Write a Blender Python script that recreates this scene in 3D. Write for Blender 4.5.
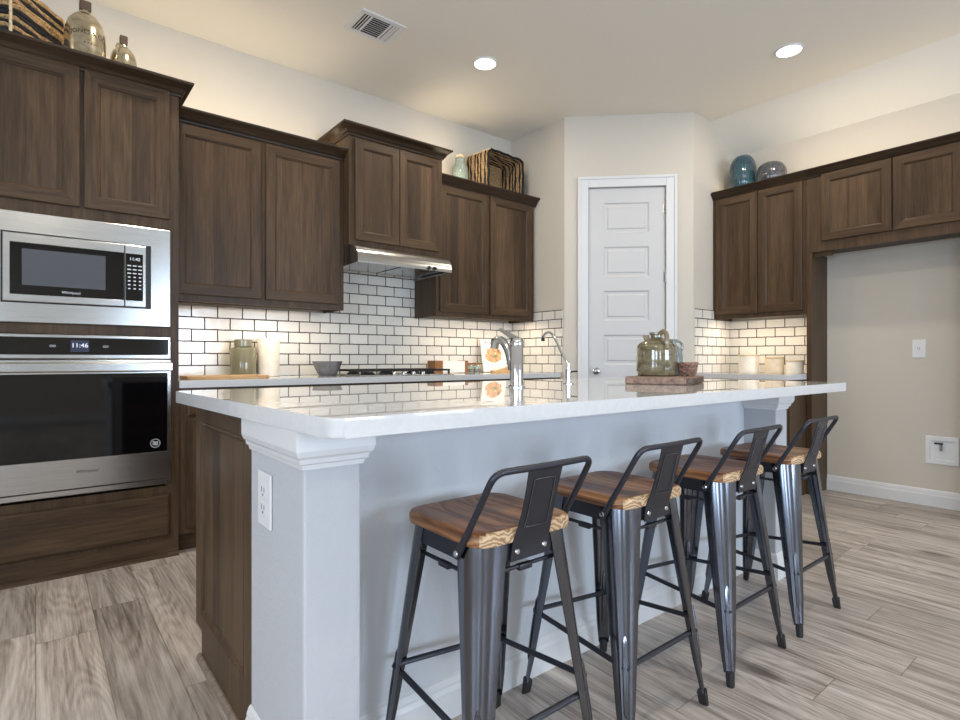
import bpy, bmesh, math, random
from mathutils import Vector, Matrix, noise
random.seed(7)
SC = bpy.context.scene
for o in list(bpy.data.objects): bpy.data.objects.remove(o)
COL = SC.collection
PI = math.pi

# ------------------------------------------------------------------ camera
YAW = 0.8936
cam_d = bpy.data.cameras.new('camera'); cam = bpy.data.objects.new('camera', cam_d); COL.objects.link(cam)
cam_d.sensor_width = 36.0; cam_d.lens = 552.5 / 960 * 36.0; cam_d.clip_start = 0.02
cam.location = (0, 0, 1.0235); cam.rotation_euler = (PI/2, 0, YAW - PI/2)
SC.camera = cam
# ------------------------------------------------------------------ world, light, exposure
SC.view_settings.view_transform = 'Standard'; SC.view_settings.look = 'None'
SC.view_settings.gamma = 1.0; SC.view_settings.use_curve_mapping = False
SC.view_settings.exposure = -0.40
W = bpy.data.worlds.new('sky'); SC.world = W; W.use_nodes = True
bg = W.node_tree.nodes['Background']; bg.inputs[0].default_value = (0.62, 0.78, 1.0, 1); bg.inputs[1].default_value = 1.0

def area(name, loc, size, energy, color, rot, shape='RECTANGLE', spread=PI):
    l = bpy.data.lights.new(name, 'AREA'); l.shape = shape; l.size = size[0]
    if shape in ('RECTANGLE', 'ELLIPSE'): l.size_y = size[1]
    l.energy = energy; l.color = color; l.spread = spread
    o = bpy.data.objects.new(name, l); COL.objects.link(o); o.location = loc; o.rotation_euler = rot
    return o
DAY = (0.62, 0.78, 1.0); WARM = (1.0, 0.83, 0.62); SOFT = (1.0, 0.90, 0.76)
# daylight through the windows of the unseen side of the room (x0, x1) along the wall at y = -5 and on the wall at x = -4
WIN_F = [(-2.6, -1.4), (1.95, 2.85), (3.4, 4.4)]
WIN_E = [70, 145, 85]
WIN_B = [(-3.6, -2.2), (-1.2, 0.4)]
WZ = (0.85, 2.05)
for (a, b), e_ in zip(WIN_F, WIN_E):
    area('window_daylight', ((a+b)/2, -5.02, (WZ[0]+WZ[1])/2), (b-a, WZ[1]-WZ[0]), e_, DAY, (PI/2, 0, 0))
for a, b in WIN_B:
    area('window_daylight', (-4.02, (a+b)/2, (WZ[0]+WZ[1])/2), (b-a, WZ[1]-WZ[0]), 125, DAY, (PI/2, 0, -PI/2))
CANS = [(2.436, 2.974), (3.913, 1.58)]
FILLCANS = [(0.6, 2.97), (-1.2, 2.97), (2.4, 0.1), (0.2, 0.1), (-1.8, 0.1), (2.4, -2.4), (0, -2.4), (-2.2, -2.4)]  # unseen ceiling lamps added as warm fill, without fixtures
for x, y in CANS + FILLCANS:
    area('can_or_fill_lamp', (x, y, 3.074), (0.12, 0.12), 15, SOFT, (0, 0, 0), 'DISK')

# warm light strips lying on top of the wall cabinets, shining up
for (x0, y0, x1, y1), e_ in (((-.2, 3.58, .55, 3.62), 2.6), ((.62, 3.66, 1.63, 3.70), 2.8), ((2.50, 3.60, 2.72, 3.64), 2.2), ((4.66, .80, 4.70, 2.42), 3.2)):
    area('cabinet_top_lamp', ((x0+x1)/2, (y0+y1)/2, 2.449), (x1-x0, y1-y0), e_, (1.0, .82, .58), (PI, 0, 0))

# ------------------------------------------------------------------ helpers
def lin(c):
    return tuple((v/255/12.92 if v/255 <= .04045 else ((v/255+.055)/1.055)**2.4) for v in c)
class NT:
    def __init__(s, name):
        s.m = bpy.data.materials.new(name); s.m.use_nodes = True; s.t = s.m.node_tree; s.b = s.t.nodes['Principled BSDF']
    def n(s, typ, **k):
        nd = s.t.nodes.new(typ)
        for a, v in k.items():
            if a.startswith('i_'):
                key = a[2:]; nd.inputs[int(key) if key.isdigit() else key.replace('_', ' ')].default_value = v
            else: setattr(nd, a, v)
        return nd
    def l(s, a, b): s.t.links.new(a, b)
    def math(s, op, a, b=None, c=None):
        nd = s.n('ShaderNodeMath', operation=op)
        for i, v in enumerate((a, b, c)):
            if v is None: continue
            if isinstance(v, (int, float)): nd.inputs[i].default_value = v
            else: s.l(v, nd.inputs[i])
        return nd.outputs[0]
    def ramp(s, fac, stops, interp='LINEAR'):
        r = s.n('ShaderNodeValToRGB'); e = r.color_ramp.elements; r.color_ramp.interpolation = interp
        while len(e) < len(stops): e.new(0.5)
        for el, (p, c) in zip(e, stops): el.position = p; el.color = (*c, 1)
        s.l(fac, r.inputs[0]); return r.outputs[0]
    def mix(s, f, a, b, mode='MIX'):
        nd = s.n('ShaderNodeMix', data_type='RGBA', blend_type=mode)
        for i, v in ((0, f), (6, a), (7, b)):
            if isinstance(v, (int, float)): nd.inputs[i].default_value = v
            elif isinstance(v, tuple): nd.inputs[i].default_value = (*v, 1)
            else: s.l(v, nd.inputs[i])
        return nd.outputs[2]
    def bump(s, h, strength, dist=0.01):
        b = s.n('ShaderNodeBump'); b.inputs['Strength'].default_value = strength; b.inputs['Distance'].default_value = dist
        s.l(h, b.inputs['Height']); s.l(b.outputs[0], s.b.inputs['Normal']); return b
    def obj(s): return s.n('ShaderNodeTexCoord').outputs['Object']
    def scaled(s, v, sc, off=None):
        m = s.n('ShaderNodeMapping'); m.inputs['Scale'].default_value = sc; s.l(v, m.inputs[0])
        if off is not None: s.l(off, m.inputs[1])
        return m.outputs[0]
    def noise(s, v, scale, detail=4, rough=.5, dist=0):
        n = s.n('ShaderNodeTexNoise'); n.inputs['Scale'].default_value = scale; n.inputs['Detail'].default_value = detail
        n.inputs['Roughness'].default_value = rough; n.inputs['Distortion'].default_value = dist; s.l(v, n.inputs[0]); return n.outputs[0]
    def set(s, color=None, rough=None, metal=None, **k):
        b = s.b
        for key, v in (('Base Color', color), ('Roughness', rough), ('Metallic', metal)):
            if v is None: continue
            if isinstance(v, tuple): b.inputs[key].default_value = (*v, 1)
            elif isinstance(v, (int, float)): b.inputs[key].default_value = v
            else: s.l(v, b.inputs[key])
        for key, v in k.items():
            b.inputs[key.replace('_', ' ')].default_value = (*v, 1) if isinstance(v, tuple) else v
        return s.m
def flat(name, rgb, rough=.5, metal=0., **k):
    t = NT(name); return t.set(lin(rgb), rough, metal, **k)
def paint(name, rgb, bumpy=.12, rough=.75, scale=160):
    t = NT(name); v = t.obj(); h = t.noise(v, scale, 3, .6); t.bump(h, bumpy, .004)
    return t.set(lin(rgb), rough)
def rnd_off(t):
    oi = t.n('ShaderNodeObjectInfo'); c = t.n('ShaderNodeCombineXYZ')
    r = t.math('MULTIPLY', oi.outputs['Random'], 37.0)
    for i in range(3): t.l(r, c.inputs[i])
    return c.outputs[0]
def cab_wood(name, axis, bands=False, tone=1.0):
    t = NT(name); v = t.obj(); off = rnd_off(t)
    sc = [26., 26., 26.]; sc[axis] = 1.3
    fine = t.noise(t.scaled(v, tuple(sc), off), 4.0, 6, .65, .4)
    sc2 = [5., 5., 5.]; sc2[axis] = .5
    big = t.noise(t.scaled(v, tuple(sc2), off), 1.6, 3, .5, 1.2)
    f = t.math('MULTIPLY_ADD', fine, .55, t.math('MULTIPLY', big, .45))
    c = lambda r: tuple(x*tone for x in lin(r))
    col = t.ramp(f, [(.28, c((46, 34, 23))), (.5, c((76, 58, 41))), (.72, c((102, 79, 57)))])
    if bands:
        sc3 = [9., 9., 9.]; sc3[axis] = .0
        w = t.n('ShaderNodeTexVoronoi', feature='F1'); w.inputs['Scale'].default_value = 1.0
        t.l(t.scaled(v, tuple(sc3), off), w.inputs[0])
        wc = t.n('ShaderNodeSeparateColor'); t.l(w.outputs['Color'], wc.inputs[0])
        k = t.math('MULTIPLY_ADD', wc.outputs[0], .75, .62)
        g = t.n('ShaderNodeCombineColor')
        for i in range(3): t.l(k, g.inputs[i])
        col = t.mix(1.0, col, g.outputs[0], 'MULTIPLY')
    t.bump(fine, .06, .002)
    return t.set(col, .42, 0, Specular_IOR_Level=.26)
M = {}
M['wood_z'] = cab_wood('stained_wood_upright', 2); M['panel_z'] = cab_wood('stained_wood_panel', 2, True)
M['wood_x'] = cab_wood('stained_wood_level', 0); M['wood_y'] = cab_wood('stained_wood_cross', 1)
M['panel_x'] = cab_wood('stained_wood_level_panel', 0, False)
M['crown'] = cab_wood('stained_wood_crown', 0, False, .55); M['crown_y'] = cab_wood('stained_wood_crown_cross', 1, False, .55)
M['wall'] = paint('wall_paint', (208, 200, 187), .25, .8, 90)
M['ceil'] = paint('ceiling_paint', (232, 227, 216), .3, .85, 60)
M['trim'] = flat('white_trim_paint', (222, 222, 222), .35)
M['door'] = flat('white_door_paint', (206, 205, 204), .4)
M['drywall'] = paint('textured_drywall_cooled', (190, 191, 194), .5, .75, 55)  # same paint as the walls, tinted cool to stand in for daylight
M['knee'] = paint('wall_paint_daylit', (214, 217, 221), .25, .7, 70)  # same paint again, colour brightened and cooled to look daylit
M['white_plastic'] = flat('white_plastic', (232, 232, 232), .3)
M['black'] = flat('black_plastic', (14, 14, 15), .4)
M['slot'] = flat('dark_slot', (40, 38, 36), .6)
M['black_glass'] = flat('black_glass', (7, 7, 9), .05, 0, IOR=1.5)
M['chrome'] = flat('polished_chrome', (200, 200, 202), .12, 1.)
M['nickel'] = flat('brushed_nickel', (178, 176, 172), .25, 1.)
M['oven_mesh'] = flat('grey_window_mesh', (84, 86, 92), .16, 0)
M['white_ink'] = flat('white_lettering', (225, 228, 232), .5)
M['cork'] = flat('dark_cork', (70, 52, 40), .8)
M['iron'] = flat('cast_iron', (18, 18, 19), .55)
M['rubber'] = flat('dark_rubber', (30, 29, 29), .6)
def emit(name, rgb, s):
    t = NT(name); t.set((0, 0, 0), .5); t.b.inputs['Emission Color'].default_value = (*lin(rgb), 1); t.b.inputs['Emission Strength'].default_value = s; return t.m
M['lamp'] = emit('lamp_lens', (255, 244, 228), 9.0)
M['clock'] = emit('clock_digits', (235, 240, 255), 1.6); M['screen'] = emit('clock_screen', (60, 66, 110), .5)
M['strip'] = emit('warm_strip_lens', (255, 220, 165), 3.0)
def steel():
    t = NT('brushed_steel'); v = t.obj(); n = t.noise(t.scaled(v, (1.2, 60, 160)), 6, 3, .6)
    col = t.ramp(n, [(.3, lin((170, 170, 169))), (.7, lin((196, 195, 192)))])
    r = t.math('MULTIPLY_ADD', n, .10, .17); return t.set(col, r, 1.0)
M['steel'] = steel()
def quartz():
    t = NT('white_quartz'); n = t.noise(t.obj(), 60, 3); col = t.ramp(n, [(.35, lin((211, 211, 211))), (.65, lin((216, 216, 216)))])
    return t.set(col, .015, 0, IOR=1.55)
M['quartz'] = quartz()
def tile(name, ax):
    t = NT(name); v = t.obj(); s = t.n('ShaderNodeSeparateXYZ'); t.l(v, s.inputs[0]); c = t.n('ShaderNodeCombineXYZ')
    t.l(s.outputs[ax], c.inputs[0]); t.l(t.math('SUBTRACT', s.outputs[2], .9147), c.inputs[1])
    wob = t.noise(v, 40, 2); wv = t.n('ShaderNodeVectorMath', operation='MULTIPLY_ADD')
    nt = t.n('ShaderNodeTexNoise'); nt.inputs['Scale'].default_value = 35; t.l(v, nt.inputs[0])
    t.l(nt.outputs['Color'], wv.inputs[0]); wv.inputs[1].default_value = (.005, .005, 0); t.l(c.outputs[0], wv.inputs[2])
    b = t.n('ShaderNodeTexBrick', offset=.5)
    for k, x in (('Scale', 1.0), ('Mortar Size', .0042), ('Mortar Smooth', .25), ('Bias', 0), ('Brick Width', .1545), ('Row Height', .0770)): b.inputs[k].default_value = x
    b.inputs['Color1'].default_value = (*lin((230, 226, 217)), 1); b.inputs['Color2'].default_value = (*lin((218, 214, 206)), 1)
    b.inputs['Mortar'].default_value = (*lin((48, 38, 32)), 1); t.l(wv.outputs[0], b.inputs[0])
    inv = t.math('SUBTRACT', 1.0, b.outputs['Fac']); wav = t.noise(v, 22, 2)
    t.bump(t.math('MULTIPLY_ADD', wav, .5, inv), .45, .004)
    r = t.math('MULTIPLY_ADD', b.outputs['Fac'], .6, .12)
    return t.set(b.outputs['Color'], r)
M['tile_x'] = tile('glazed_subway_tile', 0); M['tile_y'] = tile('glazed_subway_tile_cross', 1)
def planks():
    t = NT('vinyl_plank_floor'); v = t.obj(); s = t.n('ShaderNodeSeparateXYZ'); t.l(v, s.inputs[0])
    X, Y = s.outputs[0], s.outputs[1]; Wd, L = .182, 1.22
    row = t.math('FLOOR', t.math('DIVIDE', X, Wd)); wn = t.n('ShaderNodeTexWhiteNoise', noise_dimensions='1D'); t.l(row, wn.inputs['W'])
    yy = t.math('ADD', t.math('DIVIDE', Y, L), t.math('MULTIPLY', wn.outputs[0], 5.0)); idy = t.math('FLOOR', yy)
    c = t.n('ShaderNodeCombineXYZ'); t.l(row, c.inputs[0]); t.l(idy, c.inputs[1])
    w2 = t.n('ShaderNodeTexWhiteNoise', noise_dimensions='3D'); t.l(c.outputs[0], w2.inputs[0])
    off = t.n('ShaderNodeVectorMath', operation='SCALE'); off.inputs[3].default_value = 20.0; t.l(w2.outputs['Color'], off.inputs[0])
    fine = t.noise(t.scaled(v, (34, 1.2, 1), off.outputs[0]), 3.0, 8, .72, .4)
    med = t.noise(t.scaled(v, (8, .55, 1), off.outputs[0]), 2.0, 5, .6, .7)
    # cathedral figure: rings of a slow noise
    cat = t.noise(t.scaled(v, (4.2, .55, 1), off.outputs[0]), 1.3, 1.5, .4, .3)
    ring = t.math('ABSOLUTE', t.math('SUBTRACT', t.math('FRACT', t.math('MULTIPLY', cat, 22.0)), .5))
    f = t.math('ADD', t.math('MULTIPLY', fine, .5), t.math('ADD', t.math('MULTIPLY', med, .5), t.math('MULTIPLY', ring, .13)))
    col = t.ramp(f, [(.30, lin((72, 62, 55))), (.42, lin((136, 124, 115))), (.57, lin((188, 177, 168))), (.76, lin((222, 214, 206)))])
    k = t.math('MULTIPLY_ADD', w2.outputs['Value'], .34, .80)
    g = t.n('ShaderNodeCombineColor')
    for i in range(3): t.l(k, g.inputs[i])
    col = t.mix(1.0, col, g.outputs[0], 'MULTIPLY')
    # knots
    vo = t.n('ShaderNodeTexVoronoi'); vo.inputs['Scale'].default_value = 1.0; t.l(t.scaled(v, (3.1, 1.25, 1)), vo.inputs[0])
    kn = t.math('ADD', vo.outputs['Distance'], t.math('MULTIPLY_ADD', fine, .16, -.075))
    kf = t.ramp(kn, [(.055, (1, 1, 1)), (.15, (0, 0, 0))])
    col = t.mix(t.math('MULTIPLY', kf, .75), col, lin((58, 44, 36)))
    fx = t.math('FRACT', t.math('DIVIDE', X, Wd)); ex = t.math('MINIMUM', fx, t.math('SUBTRACT', 1.0, fx))
    fy = t.math('FRACT', yy); ey = t.math('MULTIPLY', t.math('MINIMUM', fy, t.math('SUBTRACT', 1.0, fy)), L/Wd)
    e = t.math('MINIMUM', ex, ey); seam = t.ramp(e, [(.006, (1, 1, 1)), (.014, (0, 0, 0))])
    col = t.mix(t.math('MULTIPLY', seam, .38), col, lin((48, 38, 32)))
    t.bump(t.math('SUBTRACT', t.math('MULTIPLY', fine, .4), seam), .25, .003)
    return t.set(col, t.math('MULTIPLY_ADD', fine, .2, .30))
M['floor'] = planks()
def gun():
    t = NT('gunmetal_steel'); v = t.obj(); n = t.noise(t.scaled(v, (20, 20, 2.5)), 3, 5, .6)
    col = t.ramp(n, [(.3, lin((104, 107, 114))), (.7, lin((114, 116, 124)))])
    return t.set(col, .17, 1.0)
M['gun'] = gun()
M['gun_matte'] = flat('dark_gunmetal', (66, 67, 74), .36, .75)
def seatwood():
    t = NT('reclaimed_seat_wood'); v = t.obj(); off = rnd_off(t); s = t.n('ShaderNodeSeparateXYZ'); t.l(v, s.inputs[0])
    n = t.noise(t.scaled(v, (8, 1.2, 14), off), 1.6, 4, .55, .6)
    fx = t.math('SUBTRACT', t.math('FRACT', t.math('DIVIDE', t.math('ADD', s.outputs[0], 5.0), .085)), .5)
    z = t.math('MULTIPLY', t.math('ADD', s.outputs[2], -.60), 14.0)
    d = t.math('SQRT', t.math('ADD', t.math('MULTIPLY', fx, fx), t.math('MULTIPLY', z, z)))
    rg = t.math('SINE', t.math('MULTIPLY', t.math('ADD', d, t.math('MULTIPLY', n, .55)), 42.0))
    f = t.math('MULTIPLY_ADD', rg, .09, t.math('MULTIPLY_ADD', n, 1.05, .0))
    col = t.ramp(f, [(.28, lin((66, 40, 24))), (.46, lin((116, 74, 44))), (.62, lin((150, 104, 66))), (.85, lin((190, 146, 100)))])
    t.bump(rg, .12, .002); return t.set(col, .4)
M['seat'] = seatwood()
def endgrain():
    t = NT('pale_end_grain'); v = t.obj(); s = t.n('ShaderNodeSeparateXYZ'); t.l(v, s.inputs[0]); n = t.noise(t.scaled(v, (30, 4, 30)), 1.5, 4)
    fx = t.math('SUBTRACT', t.math('FRACT', t.math('DIVIDE', t.math('ADD', s.outputs[0], 5.0), .085)), .5)
    z = t.math('MULTIPLY', t.math('ADD', s.outputs[2], -.60), 14.0)
    d = t.math('SQRT', t.math('ADD', t.math('MULTIPLY', fx, fx), t.math('MULTIPLY', z, z)))
    rg = t.math('SINE', t.math('MULTIPLY', t.math('ADD', d, t.math('MULTIPLY', n, .4)), 46.0))
    col = t.ramp(t.math('MULTIPLY_ADD', rg, .38, .55), [(.1, lin((140, 104, 72))), (.5, lin((188, 152, 112))), (.9, lin((216, 188, 152)))])
    return t.set(col, .6)
M['endgrain'] = endgrain()
def boardwood(name, c0, c1):
    t = NT(name); v = t.obj(); n = t.noise(t.scaled(v, (4, 26, 26)), 2, 5, .6, .5)
    return t.set(t.ramp(n, [(.3, lin(c0)), (.7, lin(c1))]), .5)
M['shoe'] = boardwood('shoe_molding_wood', (112, 98, 86), (150, 134, 120))
M['board'] = boardwood('rustic_board_wood', (104, 76, 62), (176, 146, 126)); M['bark'] = boardwood('bark', (52, 38, 32), (120, 96, 80))
M['lightwood'] = boardwood('light_board_wood', (176, 134, 84), (208, 170, 118)); M['brownwood'] = boardwood('brown_block_wood', (120, 76, 44), (160, 108, 66))
def mottled(name, a, b, rough, metal=0., scale=(3, 3, 3), **k):
    t = NT(name); n = t.noise(t.scaled(t.obj(), scale), 6, 5, .65); return t.set(t.ramp(n, [(.35, lin(a)), (.65, lin(b))]), rough, metal, **k)
M['mercury'] = mottled('mercury_glass', (150, 138, 112), (212, 202, 178), .16, .9, (2, 2, 4))
M['olive'] = mottled('olive_glazed_pottery', (92, 84, 60), (140, 130, 102), .1, .1, (3, 3, 14), Coat_Weight=.8)
M['handle_glaze'] = mottled('tan_glaze', (120, 104, 80), (168, 152, 124), .2, 0, Coat_Weight=.5)
M['seaglass'] = NT('pale_green_glass').set(lin((205, 222, 212)), .05, 0, Transmission_Weight=.75, IOR=1.35)
M['greyglass'] = NT('grey_green_glass').set(lin((176, 186, 182)), .06, 0, Transmission_Weight=.55, IOR=1.4)
M['greenjar'] = NT('green_jar_glass').set(lin((150, 148, 122)), .08, 0, Transmission_Weight=.35, IOR=1.4, Coat_Weight=.6)
M['cream'] = mottled('cream_ceramic', (222, 214, 200), (234, 228, 216), .3)
M['cream_tan'] = mottled('tan_cream_ceramic', (206, 190, 164), (222, 208, 184), .35)
M['lid'] = boardwood('pale_lid_wood', (196, 172, 138), (214, 194, 162))
M['slate'] = mottled('grey_stoneware', (92, 90, 92), (120, 118, 120), .5)
M['teal'] = mottled('teal_glazed_glass', (26, 56, 68), (56, 92, 104), .12, 0, Coat_Weight=.7)
M['charcoal'] = mottled('charcoal_glazed_glass', (48, 50, 54), (84, 86, 92), .12, 0, Coat_Weight=.7)
def rope(name, a, b):
    t = NT(name); v = t.obj(); n = t.noise(v, 90, 4, .7); t.bump(n, .9, .006); return t.set(t.ramp(n, [(.32, lin(a)), (.66, lin(b))]), .85)
M['tan_rope'] = rope('tan_rope', (104, 76, 46), (204, 168, 118)); M['black_rope'] = rope('black_rope', (5, 6, 9), (26, 26, 30)); M['cream_rope'] = rope('cream_rope', (170, 150, 116), (226, 208, 174))
M['wicker'] = rope('dark_wicker', (70, 46, 38), (190, 150, 130))
M['paper'] = flat('white_paper', (238, 236, 230), .6)

# ---- mesh builder
WL = {}
def sub(a, b): return Vector(a) - Vector(b)
def link(o, parent):
    COL.objects.link(o)
    if parent is not None: o.parent = parent
def root(name, loc, label, cat, group=None, rz=0.):
    o = bpy.data.objects.new(name, None); COL.objects.link(o); o.empty_display_size = .05
    o.location = loc; o.rotation_euler = (0, 0, rz); o['label'] = label; o['category'] = cat
    if group: o['group'] = group
    WL[o.name] = Vector(loc); return o
class Mesh:
    def __init__(s): s.bm = bmesh.new()
    def box(s, lo, hi, bev=0., mi=0, seg=2):
        x0, y0, z0 = lo; x1, y1, z1 = hi
        vs = [s.bm.verts.new(p) for p in ((x0,y0,z0),(x1,y0,z0),(x1,y1,z0),(x0,y1,z0),(x0,y0,z1),(x1,y0,z1),(x1,y1,z1),(x0,y1,z1))]
        fs = [s.bm.faces.new([vs[i] for i in f]) for f in ((0,3,2,1),(4,5,6,7),(0,1,5,4),(1,2,6,5),(2,3,7,6),(3,0,4,7))]
        for f in fs: f.material_index = mi
        if bev > 0:
            es = list({e for f in fs for e in f.edges})
            r = bmesh.ops.bevel(s.bm, geom=es, offset=bev, segments=seg, affect='EDGES', profile=.5)
            for f in r['faces']: f.material_index = mi
        return s
    def prism(s, pts, vec, mi=0, bev=0.):
        v0 = [s.bm.verts.new(p) for p in pts]; v1 = [s.bm.verts.new(Vector(p)+Vector(vec)) for p in pts]
        n = len(pts); fs = []
        for i in range(n): fs.append(s.bm.faces.new((v0[i], v0[(i+1)%n], v1[(i+1)%n], v1[i])))
        caps = [s.bm.faces.new(v0[::-1]), s.bm.faces.new(v1)]
        for f in fs+caps: f.material_index = mi
        if bev:
            es = list({e for f in caps for e in f.edges}); bmesh.ops.bevel(s.bm, geom=es, offset=bev, segments=2, affect='EDGES', profile=.5)
        return s
    def loft(s, rings, close=True, cap0=True, cap1=True, mi=0, mi_fn=None):
        R = [[s.bm.verts.new(p) for p in r] for r in rings]; n = len(R[0])
        for a, b in zip(R, R[1:]):
            for i in range(n if close else n-1):
                j = (i+1) % n
                f = s.bm.faces.new((a[i], a[j], b[j], b[i])); f.material_index = mi if mi_fn is None else mi_fn(i)
        if cap0: f = s.bm.faces.new(R[0][::-1]); f.material_index = mi
        if cap1: f = s.bm.faces.new(R[-1]); f.material_index = mi
        return s
    def lathe(s, prof, c=(0, 0, 0), n=40, mi=0, rib=None):
        rings = []
        for r, z in prof:
            rings.append([(c[0]+(r*(1+(rib(i/n*2*PI) if rib else 0)))*math.cos(2*PI*i/n), c[1]+(r*(1+(rib(i/n*2*PI) if rib else 0)))*math.sin(2*PI*i/n), c[2]+z) for i in range(n)])
        return s.loft(rings, True, True, True, mi)
    def tube(s, path, r, n=12, mi=0, closed=False, flat_=1.0, caps=True):
        P = [Vector(p) for p in path]; m = len(P); T = []
        for i in range(m):
            a = P[(i-1) % m] if (closed or i > 0) else P[i]; b = P[(i+1) % m] if (closed or i < m-1) else P[i]
            T.append((b-a).normalized())
        u = T[0].orthogonal().normalized(); rings = []
        for i in range(m):
            u = (u - T[i]*u.dot(T[i])).normalized(); w = T[i].cross(u)
            rr = r[i] if isinstance(r, (list, tuple)) else r
            rings.append([P[i] + (u*math.cos(2*PI*k/n)*rr + w*math.sin(2*PI*k/n)*rr*flat_) for k in range(n)])
        if closed: rings.append(rings[0])
        s.loft(rings, True, caps and not closed, caps and not closed, mi)
        if closed: bmesh.ops.remove_doubles(s.bm, verts=s.bm.verts, dist=1e-6)
        return s
    def sweep(s, path, prof, mi=0):
        """profile points (out, z) along a plan path, mitred; out = right of travel"""
        P = [Vector(p) for p in path]; offs = []
        for i in range(len(P)):
            ds = []
            if i > 0: ds.append((P[i]-P[i-1]).normalized())
            if i < len(P)-1: ds.append((P[i+1]-P[i]).normalized())
            ns = [Vector((d.y, -d.x)) for d in ds]
            if len(ns) == 1: offs.append(ns[0])
            else:
                b = (ns[0]+ns[1]).normalized(); offs.append(b / max(.3, b.dot(ns[0])))
        rings = [[(P[i].x+offs[i].x*o, P[i].y+offs[i].y*o, z) for o, z in prof] for i in range(len(P))]
        return s.loft(rings, True, True, True, mi)
    def frame(s, O, U, N, levels, mi_side=0, mi_rail=0, centre=None, mi_c=0):
        """nested rectangles: levels = (u0,v0,u1,v1,depth); centre True fills the last"""
        O, U, N = Vector(O), Vector(U), Vector(N); V = Vector((0, 0, 1)); rs = []
        for u0, v0, u1, v1, d in levels:
            rs.append([s.bm.verts.new(O+U*u+V*v+N*d) for u, v in ((u0, v0), (u1, v0), (u1, v1), (u0, v1))])
        for a, b in zip(rs, rs[1:]):
            for i in range(4):
                j = (i+1) % 4; f = s.bm.faces.new((a[i], a[j], b[j], b[i])); f.material_index = mi_rail if i in (0, 2) else mi_side
        if centre: f = s.bm.faces.new(rs[-1]); f.material_index = mi_c
        return s
    def xf(s, mtx): bmesh.ops.transform(s.bm, matrix=mtx, verts=s.bm.verts); return s
    def obj(s, name, mats, parent=None, smooth=False, world=True, angle=35, fixn=True):
        if fixn: bmesh.ops.recalc_face_normals(s.bm, faces=s.bm.faces)
        if parent is not None and world:
            p = parent; off = Vector((0, 0, 0))
            while p is not None: off += p.location; p = p.parent
            bmesh.ops.translate(s.bm, vec=-off, verts=s.bm.verts)
        me = bpy.data.meshes.new(name); s.bm.to_mesh(me); s.bm.free()
        for m in (mats if isinstance(mats, (list, tuple)) else [mats]): me.materials.append(M[m] if isinstance(m, str) else m)
        if smooth:
            me.polygons.foreach_set('use_smooth', [True]*len(me.polygons)); me.set_sharp_from_angle(angle=math.radians(angle))
        o = bpy.data.objects.new(name, me); link(o, parent); return o
def struct(o): o['kind'] = 'structure'; return o
def tag(o, label, cat, group=None):
    o['label'] = label; o['category'] = cat
    if group: o['group'] = group
    return o
def base_origin(o):
    """move a one-mesh thing's origin to the middle of its base"""
    vs = o.data.vertices; xs = [v.co.x for v in vs]; ys = [v.co.y for v in vs]; zs = [v.co.z for v in vs]
    c = Vector(((min(xs)+max(xs))/2, (min(ys)+max(ys))/2, min(zs))); o.data.transform(Matrix.Translation(-c)); o.location = c; return o
def text(body, size, mtx, m, name, parent, depth=.0006, shear=0., bend=None):
    cu = bpy.data.curves.new(name, 'FONT'); cu.body = body; cu.size = size; cu.align_x = 'CENTER'; cu.align_y = 'CENTER'; cu.extrude = depth; cu.shear = shear
    to = bpy.data.objects.new(name, cu); COL.objects.link(to)
    dg = bpy.context.evaluated_depsgraph_get(); me = bpy.data.meshes.new_from_object(to.evaluated_get(dg)); bpy.data.objects.remove(to)
    if bend: 
        for v in me.vertices: v.co = bend(v.co)
    else: me.transform(mtx)
    p = parent; off = Vector((0, 0, 0))
    while p is not None: off += p.location; p = p.parent
    me.transform(Matrix.Translation(-off)); me.materials.clear(); me.materials.append(M[m])
    o = bpy.data.objects.new(name, me); link(o, parent); return o
def plane_mtx(O, U, N):
    U, N = Vector(U), Vector(N); V = N.cross(U)
    return Matrix(((U.x, V.x, N.x, O[0]), (U.y, V.y, N.y, O[1]), (U.z, V.z, N.z, O[2]), (0, 0, 0, 1)))
def dup(r, loc, rz=0., label=None):
    c = r.copy(); COL.objects.link(c); c.location = loc; c.rotation_euler = (0, 0, rz)
    if label: c['label'] = label
    for ch in list(r.children):
        d = ch.copy(); COL.objects.link(d); d.parent = c
        for g in ch.children:
            e = g.copy(); COL.objects.link(e); e.parent = d
    return c

# ------------------------------------------------------------------ dimensions
YW, XC, XR = 3.8885, 3.508, 4.895
P2, P3 = (3.508, 3.2157), (4.268, 2.4726)
ZC, XK, ZE = 3.09, 4.56, 2.84
CT, CB = .9147, .8757
# ------------------------------------------------------------------ room shell
struct(Mesh().box((-4.2, -5.2, -.1), (5.1, 4.1, 0)).obj('floor', 'floor'))
m = Mesh(); m.prism([(-4.2, -5.2, ZC), (XK, -5.2, ZC), (XR+.12, -5.2, ZE-.09), (XR+.12, -5.2, ZC+.25), (-4.2, -5.2, ZC+.25)], (0, 9.3, 0)); struct(m.obj('ceiling', 'ceil'))
struct(Mesh().box((-4.2, YW, 0), (XC, YW+.15, ZC)).obj('wall_left', 'wall'))
struct(Mesh().box((XC, P2[1], 0), (XC+.1, YW+.15, ZC)).obj('wall_corner_left', 'wall'))
m = Mesh(); m.prism([(P3[0], P3[1], 0), (XR, P3[1], 0), (XR, P3[1], ZE), (XK, P3[1], ZC), (P3[0], P3[1], ZC)], (0, .1, 0)); struct(m.obj('wall_corner_right', 'wall'))
struct(Mesh().box((XR, -5.2, 0), (XR+.12, YW, ZE)).obj('wall_right', 'wall'))
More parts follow.
